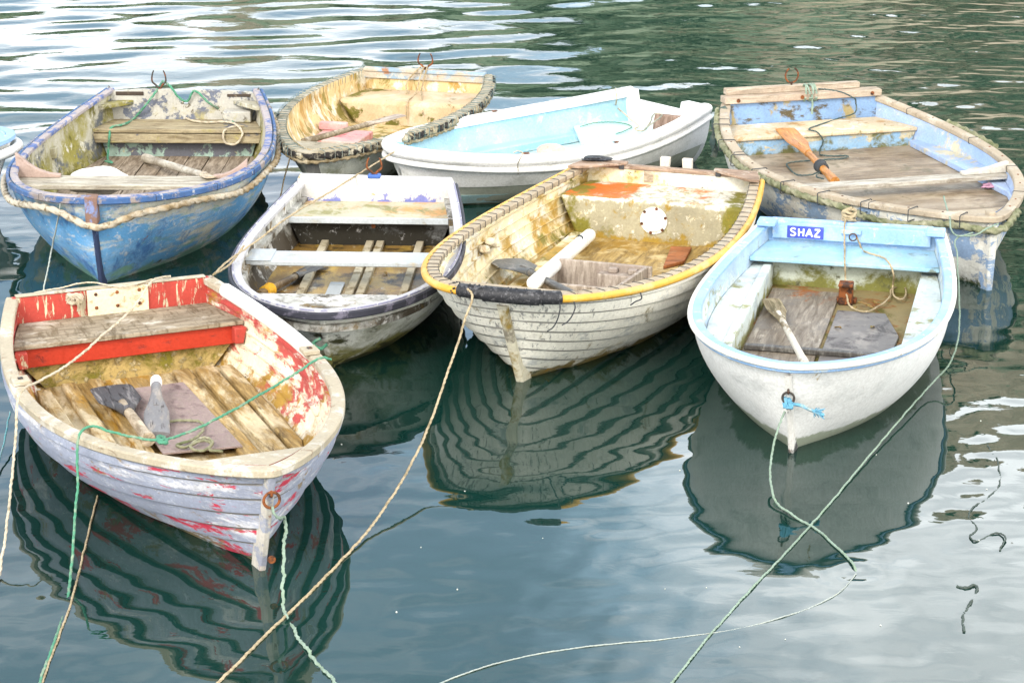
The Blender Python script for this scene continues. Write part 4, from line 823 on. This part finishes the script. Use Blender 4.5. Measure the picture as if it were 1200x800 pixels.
# ================================================================== 8 white moulded boat with blue inside (back centre)
B = WHT = boat('white', 'clean white moulded dinghy with turquoise blue inside and wide rounded rim', th=.055, over=.02)
wo = mat('white_gelcoat', (.85, .85, .84), [((.74, .75, .72), 3, (1, 1, 2), .57, .08), ((.42, .43, .36), 6, (1, 1, 1.4), .80, .08, [('z', .12, .0, .3)]), ((.5, .3, .16), 12, (1, 1, 1), .72, .03)], .35, .1, var=.08)
wg = mat('greenish_underbody', (.50, .52, .44), [WET, ((.42, .44, .34), 3, (1, 1, 2), .58, .08, [('z', .12, 0, .1)])], .5, .15)
wi = mat('turquoise_liner', (.29, .54, .68), [((.38, .61, .72), 2.5, (1, 1, 1), .52, .09), ((.62, .76, .78), 4, (1, 1, 1), .60, .06, [('z', .2, .08, .06)])], .4, .1)
wf = mat('pale_turquoise_floor', (.50, .74, .80), [((.62, .80, .80), 3, (1, 1, 1), .52, .08), ((.34, .44, .36), 10, (1, 1, 1), .66, .04)], .4, .1)
B.shell('hull', wg, B.over + .012); B.shell('inner_hull', wi, B.over + B.th, zmin=.03, top=.004)
B.shell('top_strake', wo, B.over, zmin=.155, top=0)
B.sweep('chine_lip', wo, [(-.004, -.215), (-.004, -.225), (-.05, -.228), (-.05, -.215)]) if 0 else None
pr = [(-.092, -.045), (-.092, .0), (-.084, .009), (-.06, .014), (-.03, .012), (-.008, .002), (0, -.014), (-.004, -.034), (-.016, -.05)]
B.sweep('gunwale', wo, pr, angle=80)
B.sweep('lower_moulding', wo, [(-.010, -.066), (-.002, -.074), (-.002, -.088), (-.012, -.098), (-.03, -.096), (-.03, -.066)], angle=60)
B.transom(wo, ((-1, .0), (-.80, .0), (-.76, -.07), (.42, -.07), (.46, .0), (1, .0)), .07)
B.block('stern_seat', wf, -1.135, -.72, .03, .20, bevel=.02); B.floor(wf, .085, -1.1)
for sd in (-1, 1): B.block('side_ledge', wi, -.75, .55, .0855, .15, *((-9, -.42) if sd < 0 else (.42, 9)), bevel=.02)
B.block('bow_tank', wi, .55, .95, .0855, .24, bevel=.03)
MB().hexa([(-.90, .20, .20), (-.84, .20, .20), (-.92, .38, .20), (-.98, .38, .20)], [(-.92, .20, .37), (-.87, .20, .37), (-.95, .38, .37), (-1.0, .38, .37)]).build('outboard_pad', mat('brown_pad_wood', (.34, .24, .19), [((.5, .42, .36), 9, (1, 1, 1), .58, .06)], .8, grain=(3, 3, .6)), B.root, .006)
for x, s in ((-.15, 1), (-.15, -1), (.55, 1)): rbox(B, M['rust'], u_near(B, x, s), -.075, -.045, .02, .017, .020, 'rowlock_socket', .002)
blob(W(B, lp(B, 588, 289, .13)), (.10, .085, .045), mat('faded_pink_buoy', (.70, .42, .36), [((.6, .25, .2), 6, (1, 1, 1), .62, .05)], .5), 'buoy', 'faded pink round buoy lying in the turquoise boat against its near side', 'buoy', lump=.02)
m = [lp(B, 815, 72, .46), lp(B, 817, 105, .42), lx(B, 817, 135, -1.12), lp(B, 845, 160, .30), lp(B, 880, 190, .27), lp(B, 895, 205, .25), lp(B, 880, 214, .24), lp(B, 905, 222, .23), lp(B, 935, 190, .32), lp(B, 960, 158, .43), lp(B, 975, 160, .43), lp(B, 940, 195, .32), lp(B, 915, 215, .25)]
rope([W(B, p) for p in m], .009, M['rope_cream'], 'cream rope tangled over the stern of the turquoise lined dinghy', 'rope_tangle', 'rope', None)
rope([W(B, p) for p in (lp(B, 455, 298, .43), lp(B, 470, 292, .44), lp(B, 488, 300, .43), lx(B, 492, 320, .0) if 0 else lp(B, 480, 318, .40), lp(B, 470, 340, .33), lp(B, 472, 372, .25))], .006, M['rope_cream'], 'thin cream cord end hanging down the near side of the turquoise lined dinghy', 'cord', 'rope', None)
rope([W(B, p) for p in (lp(B, 690, 205, .21), lp(B, 760, 190, .21), lp(B, 830, 192, .21), lp(B, 870, 205, .21), lp(B, 815, 232, .21))], .006, M['rope_green'], 'thin green cord curving over the stern seat of the turquoise lined dinghy', 'cord', 'rope', None)

# ================================================================== 9 boat cut by the left edge
bow = U(15, 159, .47); qq = [bow.x - 1.3 * math.cos(R(-6)), bow.y - 1.3 * math.sin(R(-6)), R(-6), 2.6, .5, .68, .66, 4, .5, .40, .38, .47, .18, .12]
B = NIN = Boat(qq, 'rowing_boat', 'pale blue and white boat whose bow just enters at the left edge'); B.key = 'shaz'
B.shell('hull', sw, B.over); B.shell('inner_hull', s_in, B.over + B.th, zmin=.05, top=.004); B.rail(lb, .06, .034); B.breasthook(lb, .34, th=.03); B.transom(lb)
B.floor(s_fl, .12); B.block('stern_seat', s_seat, -1.26, -.85, .29, .315); B.block('thwart', s_seat, -.1, .15, .29, .315); B.stem(sw, .035, .02)
B.hose(white_rub, .032, .012, -.085, .40, .60, 'bow_fender')
pf = B.at(.455, .09, -.2); blob(pf, (.075, .075, .11), mat('navy_fender', (.03, .04, .13), [((.1, .12, .25), 9, (1, 1, 1), .58, .06)], .4), 'fender', 'navy blue ball fender hanging from the boat at the left edge', 'fender', lump=0)

# a few dead leaves blown into the dinghy with the name plate and the yellow rimmed boat
leafm = mat('dead_leaf', (.20, .12, .04), [((.30, .24, .05), 60, (1, 1, 1), .52, .06)], .7)
random.seed(8)
for Bb, lst, nm in ((SHZ, [(-.74, .13), (-.70, .17), (-.78, .19), (-.66, .10), (-.30, .05), (-.35, .22)], 'name plate dinghy'), (GREY, [(-.5, -.1), (-.3, .15), (.3, .12)], 'off white dinghy')):
    for (x, y) in lst:
        a = random.uniform(0, 6.28); sz = random.uniform(.018, .032); z = .162 if Bb is SHZ else .130; mb = MB(); rows = []
        for i in range(7):
            t = i / 6; wv = sz * .45 * math.sin(math.pi * min(1, t * .93 + .04)); u = (t - .5) * 2 * sz; row = []
            for s_ in (-1, 0, 1):
                px, py = u, s_ * wv; row.append(tuple(Bb.w(x + px * math.cos(a) - py * math.sin(a), y + px * math.sin(a) + py * math.cos(a), z + .006 * abs(s_) + .004 * math.sin(t * 5))))
            rows.append(row)
        mb.grid(rows); world_thing(mb, 'dead_leaf', leafm, 'small curled brown dead leaf on the floor of the ' + nm, 'leaf', Bb.w(x, y, z), 'dead leaves on the floor of the ' + nm)
# ================================================================== mooring ropes
def pw(*a): return [U(*p) for p in a]
rope(pw((462, 178, .41), (430, 198, .44), (392, 222, .47), (340, 253, .46), (300, 283, .42), (272, 302, .43), (252, 320, .49)), .009, M['rope_tan'], 'tan rope from the white dinghy bow over the off white dinghy to red transom')
rope(pw((341, 180, .36), (334, 206, .2), (328, 232, .06), (322, 246, -.01)), .008, M['rope_tan'], 'thin tan rope dropping from the lashed rim boat bow to the water')
rope(pw((286, 288, .43), (272, 307, .40), (262, 315, .42), (250, 322, .48)), .009, M['rope_tan'], 'short tan rope doubled under the long one beside the red transom')
rope(pw((40, 343, .47), (70, 337, .475), (105, 331, .485), (140, 336, .47), (165, 331, .475), (178, 327, .48)), .007, M['rope_cream'], 'thin cream line lying along the top of the red transom')
rope(pw((200, 324, .48), (190, 325, .49), (178, 330, .50), (160, 355, .42), (120, 393, .40), (75, 430, .42), (45, 447, .43), (28, 456, .46), (21, 468, .44), (19, 500, .36), (14, 560, .24), (6, 630, .10), (0, 668, .02), (-6, 700, 0.0)), .0095, M['rope_cream'], 'long cream rope over the red transom and left rail down into the water')
rope(pw((388, 421, .46), (378, 419, .48), (350, 435, .47), (305, 462, .45), (255, 490, .44), (215, 508, .45), (190, 515, .46), (165, 514, .45), (130, 505, .455), (105, 499, .47), (95, 505, .46), (91, 525, .40), (91, 560, .30), (87, 620, .16), (81, 690, .01), (66, 745, .004), (46, 802, .004), (40, 830, .003)), .0095, M['rope_green'], 'green rope crossing the red boat rail to rail and dropping down its left side')
kn = MB()
for i in range(4): tube(kn, spline([U(190 + 5 * math.cos(t + i), 515 + 4 * math.sin(t * 1.2 + i), .46 + .012 * math.sin(t + i)) for t in np.linspace(0, 5.5, 8)], .005), .007, 8, 3, 100)
world_thing(kn, 'rope_knot', M['rope_green'], 'small green knot in the rope across the red boat near its left rail', 'rope', U(190, 515, .46))
rope(pw((114, 580, .012), (100, 640, .006), (80, 715, .004), (60, 770, .004), (48, 803, .004), (40, 830, .003)), .007, M['rope_tan'], 'tan rope on the water beside the green one below the red boat')
rope(pw((12, 482, .10), (6, 512, .06), (-4, 552, .02), (-14, 590, 0)), .007, M['rope_teal'], 'thin teal rope slanting out at the left edge beside the red boat')
xr = RED.stem_x(.35) + .045
rope([RED.w(xr, 0, .335), RED.w(xr + .01, .012, .30)] + pw((334, 610, .22), (333, 650, .15), (332, 690, .07), (333, 715, .01), (345, 740, .004), (365, 768, .004), (392, 800, .004), (410, 822, .003)), .0105, M['rope_pale'], 'fuzzy pale green rope hanging from the stem ring of the red boat', fuzz=.2, jitter=.003)
rope(pw((548, 338, .57), (553, 345, .55), (545, 375, .46), (527, 430, .33), (500, 505, .18), (470, 565, .09), (440, 610, .03), (408, 648, .006), (360, 697, .004), (300, 755, .004), (255, 800, .004), (235, 820, .003)), .0095, M['rope_tan'], 'long tan rope from the black taped bow slanting down to the bottom edge')
kn = SHZ.w(SHZ.stem_x(.30) + .045, 0, .29)
rope([kn] + pw((921, 478, .24), (912, 500, .18), (905, 530, .11), (903, 560, .06), (910, 588, .02), (930, 604, .008), (955, 618, .006), (975, 636, .006), (992, 652, .006), (1003, 668, .0), (1004, 676, -.02)), .0085, M['rope_pale'], 'pale rope drooping from the stem ring of the name plate dinghy into the water')
rope(pw((1170, 262, .41), (1160, 266, .40), (1140, 276, .38), (1124, 277, .37), (1122, 300, .33), (1124, 350, .24), (1122, 400, .16), (1110, 430, .10), (1098, 443, .06), (1060, 485, .03), (1010, 545, .01), (965, 598, .006), (920, 648, .005), (880, 690, .004), (835, 740, .003), (785, 802, .003), (770, 820, .003)), .0075, M['rope_pale'], 'green mossy rope from the flaking blue bow past the name plate dinghy across the water')
rope(pw((1106, 230, .40), (1112, 250, .40), (1124, 277, .375), (1140, 273, .38)), .008, M['rope_pale'], 'short pale green rope tied over the rail of the flaking blue boat')
for (a, b_) in (((972, 594), (978, 588)), ((1006, 551), (1012, 545))):
    pass
rope(pw((1003, 672, .001), (985, 693, .001), (940, 715, .001), (870, 735, .001), (780, 748, .001), (680, 758, .001), (600, 772, .001), (515, 801, .001), (490, 815, .001)), .0048, M['rope_white'], 'white line lying on the water surface curving along the bottom right', 'floating_line')
rope(pw((72, 230, .52), (71, 238, .50), (66, 265, .35), (60, 295, .18), (52, 335, .02), (50, 345, -.02)), .0075, M['rope_white'], 'thin white rope dropping from the rim of the bright blue boat to the water')
wd = mat('dark_reflection', (.05, .07, .06), [], .6)  # solid strands stand in for dark reflections of something overhead
rope(pw((1158, 522, -.001), (1170, 545, .0), (1171, 566, .0), (1158, 582, .0), (1141, 594, .0), (1137, 606, .0), (1142, 620, .0), (1136, 630, .0), (1144, 635, .0), (1158, 626, .0), (1168, 624, .0), (1176, 632, .0), (1171, 645, .0)), .0060, wd, 'long wavy dark strand modelling an overhead reflection on the water at the right edge', 'reflection_strand', 'reflection', 'dark strands modelling reflections at the right edge', .003)
rope(pw((1121, 686, .0), (1130, 689, .0), (1143, 686, .0), (1142, 700, .0), (1130, 716, .0), (1127, 728, .0), (1129, 741, -.001)), .010, wd, 'short hooked dark strand like a seven modelling an overhead reflection at the bottom right', 'reflection_strand', 'reflection', 'dark strands modelling reflections at the right edge', .003)

# ================================================================== water
def axis(a, b, lo, hi, d):
    mid = list(np.arange(lo, hi + 1e-6, d)); k = d; x = hi
    while x < b: k *= 1.35; x += k; mid.append(min(x, b + 1))
    k = d; x = lo; pre = []
    while x > a: k *= 1.35; x -= k; pre.append(max(x, a - 1))
    return np.array(pre[::-1] + mid)
xs = axis(-900, 900, -6.5, 6.5, .035); ys = axis(-300, 1500, 6.6, 24, .028)
X, Y = np.meshgrid(xs, ys)
Zw = np.zeros_like(X)
def waves(n, l0, l1, slope, spread, seed, aniso=1.0):
    g = np.random.default_rng(seed); z = np.zeros_like(X)
    for i in range(n):
        lam = l0 * (l1 / l0) ** g.random(); k = 2 * math.pi / lam; th = math.pi / 2 + .12 + g.normal(0, spread); ph = g.random() * 6.283
        # gently bent crests so nothing repeats
        bx = .25 * lam * np.sin(X * (1.1 / lam * .6) + g.random() * 6.28)
        z += slope / k * math.sqrt(2 / n) * np.sin(k * (math.cos(th) * X + math.sin(th) * (Y + bx)) + ph)
    return z
def smooth(v, a, b): t = np.clip((v - a) / (b - a), 0, 1); return t * t * (3 - 2 * t)
dx_ = X * 0
calm = smooth(Y + .0 * X, 12.2, 17.0); fade = (1 - smooth(np.abs(X), 5.6, 6.4)) * (1 - smooth(Y, 22.6, 23.8)) * smooth(Y, 6.6, 6.9)
patch = .75 + .25 * np.sin(X * 1.3 + Y * .6) * np.sin(Y * .9 - X * .4)
right = smooth(X, .6, 1.8)
Zw += waves(34, .38, 1.25, .050, .55, 1) * calm * patch * (1 - .1 * right)
Zw += waves(30, .13, .38, .034, .7, 2) * calm * patch * (.05 + 1.35 * right)
Zw += waves(24, .13, .42, .014, .7, 3) * (1 - .6 * calm)
Zw += waves(14, .8, 2.2, .003, .7, 5) * (1 - calm)
c = U(1003, 670, 0); d = np.hypot(X - c.x, Y - c.y); Zw += .0014 * np.cos(d * 62) * np.exp(-(d / .16) ** 1.5) 
Zw *= fade
verts = np.stack([X, Y, Zw], -1).reshape(-1, 3); nx, ny = len(xs), len(ys)
idx = np.arange(nx * ny).reshape(ny, nx)
faces = np.stack([idx[:-1, :-1], idx[:-1, 1:], idx[1:, 1:], idx[1:, :-1]], -1).reshape(-1, 4)
me = bpy.data.meshes.new('water'); me.vertices.add(len(verts)); me.vertices.foreach_set('co', verts.ravel())
me.loops.add(faces.size); me.loops.foreach_set('vertex_index', faces.ravel().astype(np.int32)); me.polygons.add(len(faces)); me.polygons.foreach_set('loop_start', np.arange(0, faces.size, 4, dtype=np.int32))
me.update(calc_edges=True); me.validate(); me.polygons.foreach_set('use_smooth', [True] * len(me.polygons))
wm = bpy.data.materials.new('harbour_water'); wm.use_nodes = True; g = NT(wm.node_tree); p = g.n['Principled BSDF']
co = g.new('ShaderNodeTexCoord').outputs['Object']
murk = g.noise(co, .35, (1, 1, 1), 3, .5, 2)
g.l.new(g.mix(g.mr(murk, .35, .65), WATER_A, WATER_B), p.inputs['Base Color'])
p.inputs['Roughness'].default_value = .012; p.inputs['IOR'].default_value = WATER_IOR; p.inputs['Specular IOR Level'].default_value = .5
xyz = g.new('ShaderNodeSeparateXYZ'); g.l.new(co, xyz.inputs[0])
far = g.mr(xyz.outputs[1], 11.5, 17, 0.02, .07, True)
n1 = g.noise(co, 5.5, (1, 1.6, 1), 3, .5, 1, .6); n2 = g.noise(co, 1.3, (1, 1.3, 1), 2, .5, 4, .4)
hh = g.math('MULTIPLY', g.math('ADD', g.math('MULTIPLY', n1, .35), n2), far)
bp = g.new('ShaderNodeBump'); bp.inputs['Strength'].default_value = 1; bp.inputs['Distance'].default_value = .05; g.l.new(hh, bp.inputs['Height']); g.l.new(bp.outputs[0], p.inputs['Normal'])
me.materials.append(wm)
wo_ = bpy.data.objects.new('water', me); COL.objects.link(wo_); wo_['kind'] = 'structure'

# a few specks of foam and debris on the calm water
sp = MB(); g4 = np.random.default_rng(5)
for i in range(18):
    q_ = U(g4.uniform(380, 1190), g4.uniform(470, 795), 0); rr_ = g4.uniform(.0015, .0042); n_ = 7
    a_ = [(q_.x + rr_ * (1 + .5 * g4.random()) * math.cos(6.283 * k / n_), q_.y + rr_ * (1 + .5 * g4.random()) * math.sin(6.283 * k / n_)) for k in range(n_)]
    sp.hexa([(x, y, -.002) for x, y in a_], [(q_.x + (x - q_.x) * .6, q_.y + (y - q_.y) * .6, .0035) for x, y in a_])
tag(sp.build('floating_specks', mat('pale_scum', (.6, .62, .56), [], .7)), 'tiny pale specks of foam and scum scattered over the calm foreground water', 'scum', None, 'stuff')

# ================================================================== wooded far shore (seen mirrored in the water)
def hill_h(x):
    return np.interp(x, [-300, -90, -30, -14, -4, 0, 4, 7, 11, 16, 40, 90, 300], [9, 6.5, 5.4, 5.2, 6.8, 10.4, 16, 20, 23.5, 26, 29, 28, 18])
hx = np.concatenate([np.linspace(-300, -45, 60), np.linspace(-44, 60, 420), np.linspace(61, 300, 60)]); hv = np.linspace(0, 1, 70)
HX, HV = np.meshgrid(hx, hv); hh_ = hill_h(HX); 
HZ = hh_ * np.minimum(1, HV * 1.25) ** .75 - .3; HY = 62 + 26 * HV + 3 * np.sin(HX * .05)
g2 = np.random.default_rng(9); bump = np.zeros_like(HX)
for i in range(60):
    l = 1.2 * 12 ** g2.random(); k = 6.283 / l; a = g2.random() * 6.283; bump += l * .055 * np.sin(k * (HX * math.cos(a) + (HV * 30) * math.sin(a)) + g2.random() * 6.28)
HZ += bump * np.clip(HV * 6, 0, 1); HY -= bump * .6
v = np.stack([HX, HY, HZ], -1).reshape(-1, 3); idx = np.arange(HX.size).reshape(HX.shape)
f = np.stack([idx[:-1, :-1], idx[:-1, 1:], idx[1:, 1:], idx[1:, :-1]], -1).reshape(-1, 4)
me = bpy.data.meshes.new('hillside'); me.from_pydata(v.tolist(), [], f.tolist()); me.polygons.foreach_set('use_smooth', [True] * len(me.polygons))
hm = mat('hillside_scrub', (.20, .29, .20), [((.34, .40, .29), .25, (1, 1, 1), .52, .1), ((.035, .055, .02), .6, (1, 1, 1), .55, .06), ((.48, .42, .32), .16, (1, 1, 1), .60, .04, [('x', 4, 12, .12)]), ((.30, .25, .17), .3, (1, 1, 1), .64, .03, [('x', -9, -16, .10)])], .9, 0, fine=4)
me.materials.append(hm); ho = bpy.data.objects.new('hillside', me); COL.objects.link(ho); ho['kind'] = 'structure'
# leaf clumps over the slope, one mass of woodland
mb_v = []; mb_f = []; g3 = np.random.default_rng(21)
for i in range(1500):
    x = g3.uniform(-40, 45); t = g3.random() ** .6; y = 62 + 26 * t + 3 * math.sin(x * .05); z = float(hill_h(x)) * min(1, t * 1.25) ** .75; r = g3.uniform(.5, 1.5)
    for j in range(14):
        c = np.array([x, y, z + r * .4]) + g3.normal(0, 1, 3) * r * .6; n = g3.normal(0, 1, 3); n /= np.linalg.norm(n); a = np.cross(n, [.3, .5, .8]); a /= np.linalg.norm(a); b_ = np.cross(n, a); s_ = r * g3.uniform(.25, .55); o = len(mb_v)
        mb_v += [tuple(c + a * s_), tuple(c + b_ * s_ * .7), tuple(c - a * s_), tuple(c - b_ * s_ * .7)]; mb_f.append((o, o + 1, o + 2, o + 3))
me = bpy.data.meshes.new('woodland'); me.from_pydata(mb_v, [], mb_f); me.materials.append(mat('leaf_mass', (.16, .24, .15), [((.30, .37, .25), .4, (1, 1, 1), .54, .08), ((.03, .05, .02), .7, (1, 1, 1), .55, .06)], .8, 0, fine=3))
wo2 = bpy.data.objects.new('woodland', me); COL.objects.link(wo2); tag(wo2, 'dark green wooded slope mirrored in the water across the top', 'woodland', None, 'stuff')

# ================================================================== daylight
w = bpy.data.worlds.new('World'); S.world = w; w.use_nodes = True; g = NT(w.node_tree); bg = g.n['Background']
sky = g.new('ShaderNodeTexSky', sky_type='NISHITA', sun_disc=False, sun_elevation=SUN_EL, sun_rotation=SUN_AZ, air_density=1.0, dust_density=2.0, ozone_density=1.5)
co = g.new('ShaderNodeTexCoord').outputs['Generated']; xyz = g.new('ShaderNodeSeparateXYZ'); g.l.new(co, xyz.inputs[0])
# cloud deck: project the direction onto a flat layer overhead
dz = g.math('ADD', g.math('MAXIMUM', xyz.outputs[2], 0), .12)
px_, py_ = g.math('DIVIDE', xyz.outputs[0], dz), g.math('DIVIDE', xyz.outputs[1], dz)
cv = g.new('ShaderNodeCombineXYZ'); g.l.new(px_, cv.inputs[0]); g.l.new(py_, cv.inputs[1])
n1 = g.noise(cv.outputs[0], CLOUD_SC, (1, 1, 1), 6, .55, CLOUD_OFF, .5)
bank = g.mr(px_, -.12, .42, -.10, .16, True)      # thicker cloud towards the right
rear = g.mr(xyz.outputs[1], .15, -.35, 0, 1, True)            # unseen bright cloud added behind the quay to light the hull fronts
cover = g.mr(g.math('ADD', g.math('ADD', n1, bank), g.math('MULTIPLY', rear, .3)), .40, .66, .45, 1, True)
n2 = g.noise(cv.outputs[0], CLOUD_SC * 1.7, (1, 1, 1), 5, .6, CLOUD_OFF + 4, .3)
ccol = g.mix(g.mr(g.math('ADD', n2, g.math('MULTIPLY', bank, 1.6)), .34, .72), CLOUD_DARK, CLOUD_LIGHT)
ccol = g.mix(rear, ccol, CLOUD_REAR)
low = g.mr(xyz.outputs[2], LOW0, LOW1, 1, 0, True)          # thick bright cloud near the horizon
mask = g.math('MAXIMUM', g.math('MULTIPLY', cover, g.mr(xyz.outputs[2], .5, .85, .95, ZEN, True)), low)
ccol = g.mix(low, ccol, g.mix(g.mr(n2, .35, .65), CLOUD_LOW0, CLOUD_LOW))
g.l.new(g.mix(mask, sky.outputs[0], ccol), bg.inputs[0]); bg.inputs[1].default_value = .1
sd = bpy.data.lights.new('sun', 'SUN'); sd.energy = SUN_E; sd.angle = R(14); sd.color = (1, .96, .90)
so = bpy.data.objects.new('sun', sd); COL.objects.link(so)
dirv = Vector((math.sin(SUN_AZ) * math.cos(SUN_EL), math.cos(SUN_AZ) * math.cos(SUN_EL), math.sin(SUN_EL)))
so.rotation_euler = (-dirv).to_track_quat('-Z', 'Y').to_euler(); so.location = dirv * 50
vs = S.view_settings; vs.view_transform = 'Standard'; vs.look = 'None'; vs.gamma = 1; vs.exposure = EXPO; vs.use_curve_mapping = False
S.render.engine = 'CYCLES'; S.cycles.max_bounces = 6; S.cycles.diffuse_bounces = 2
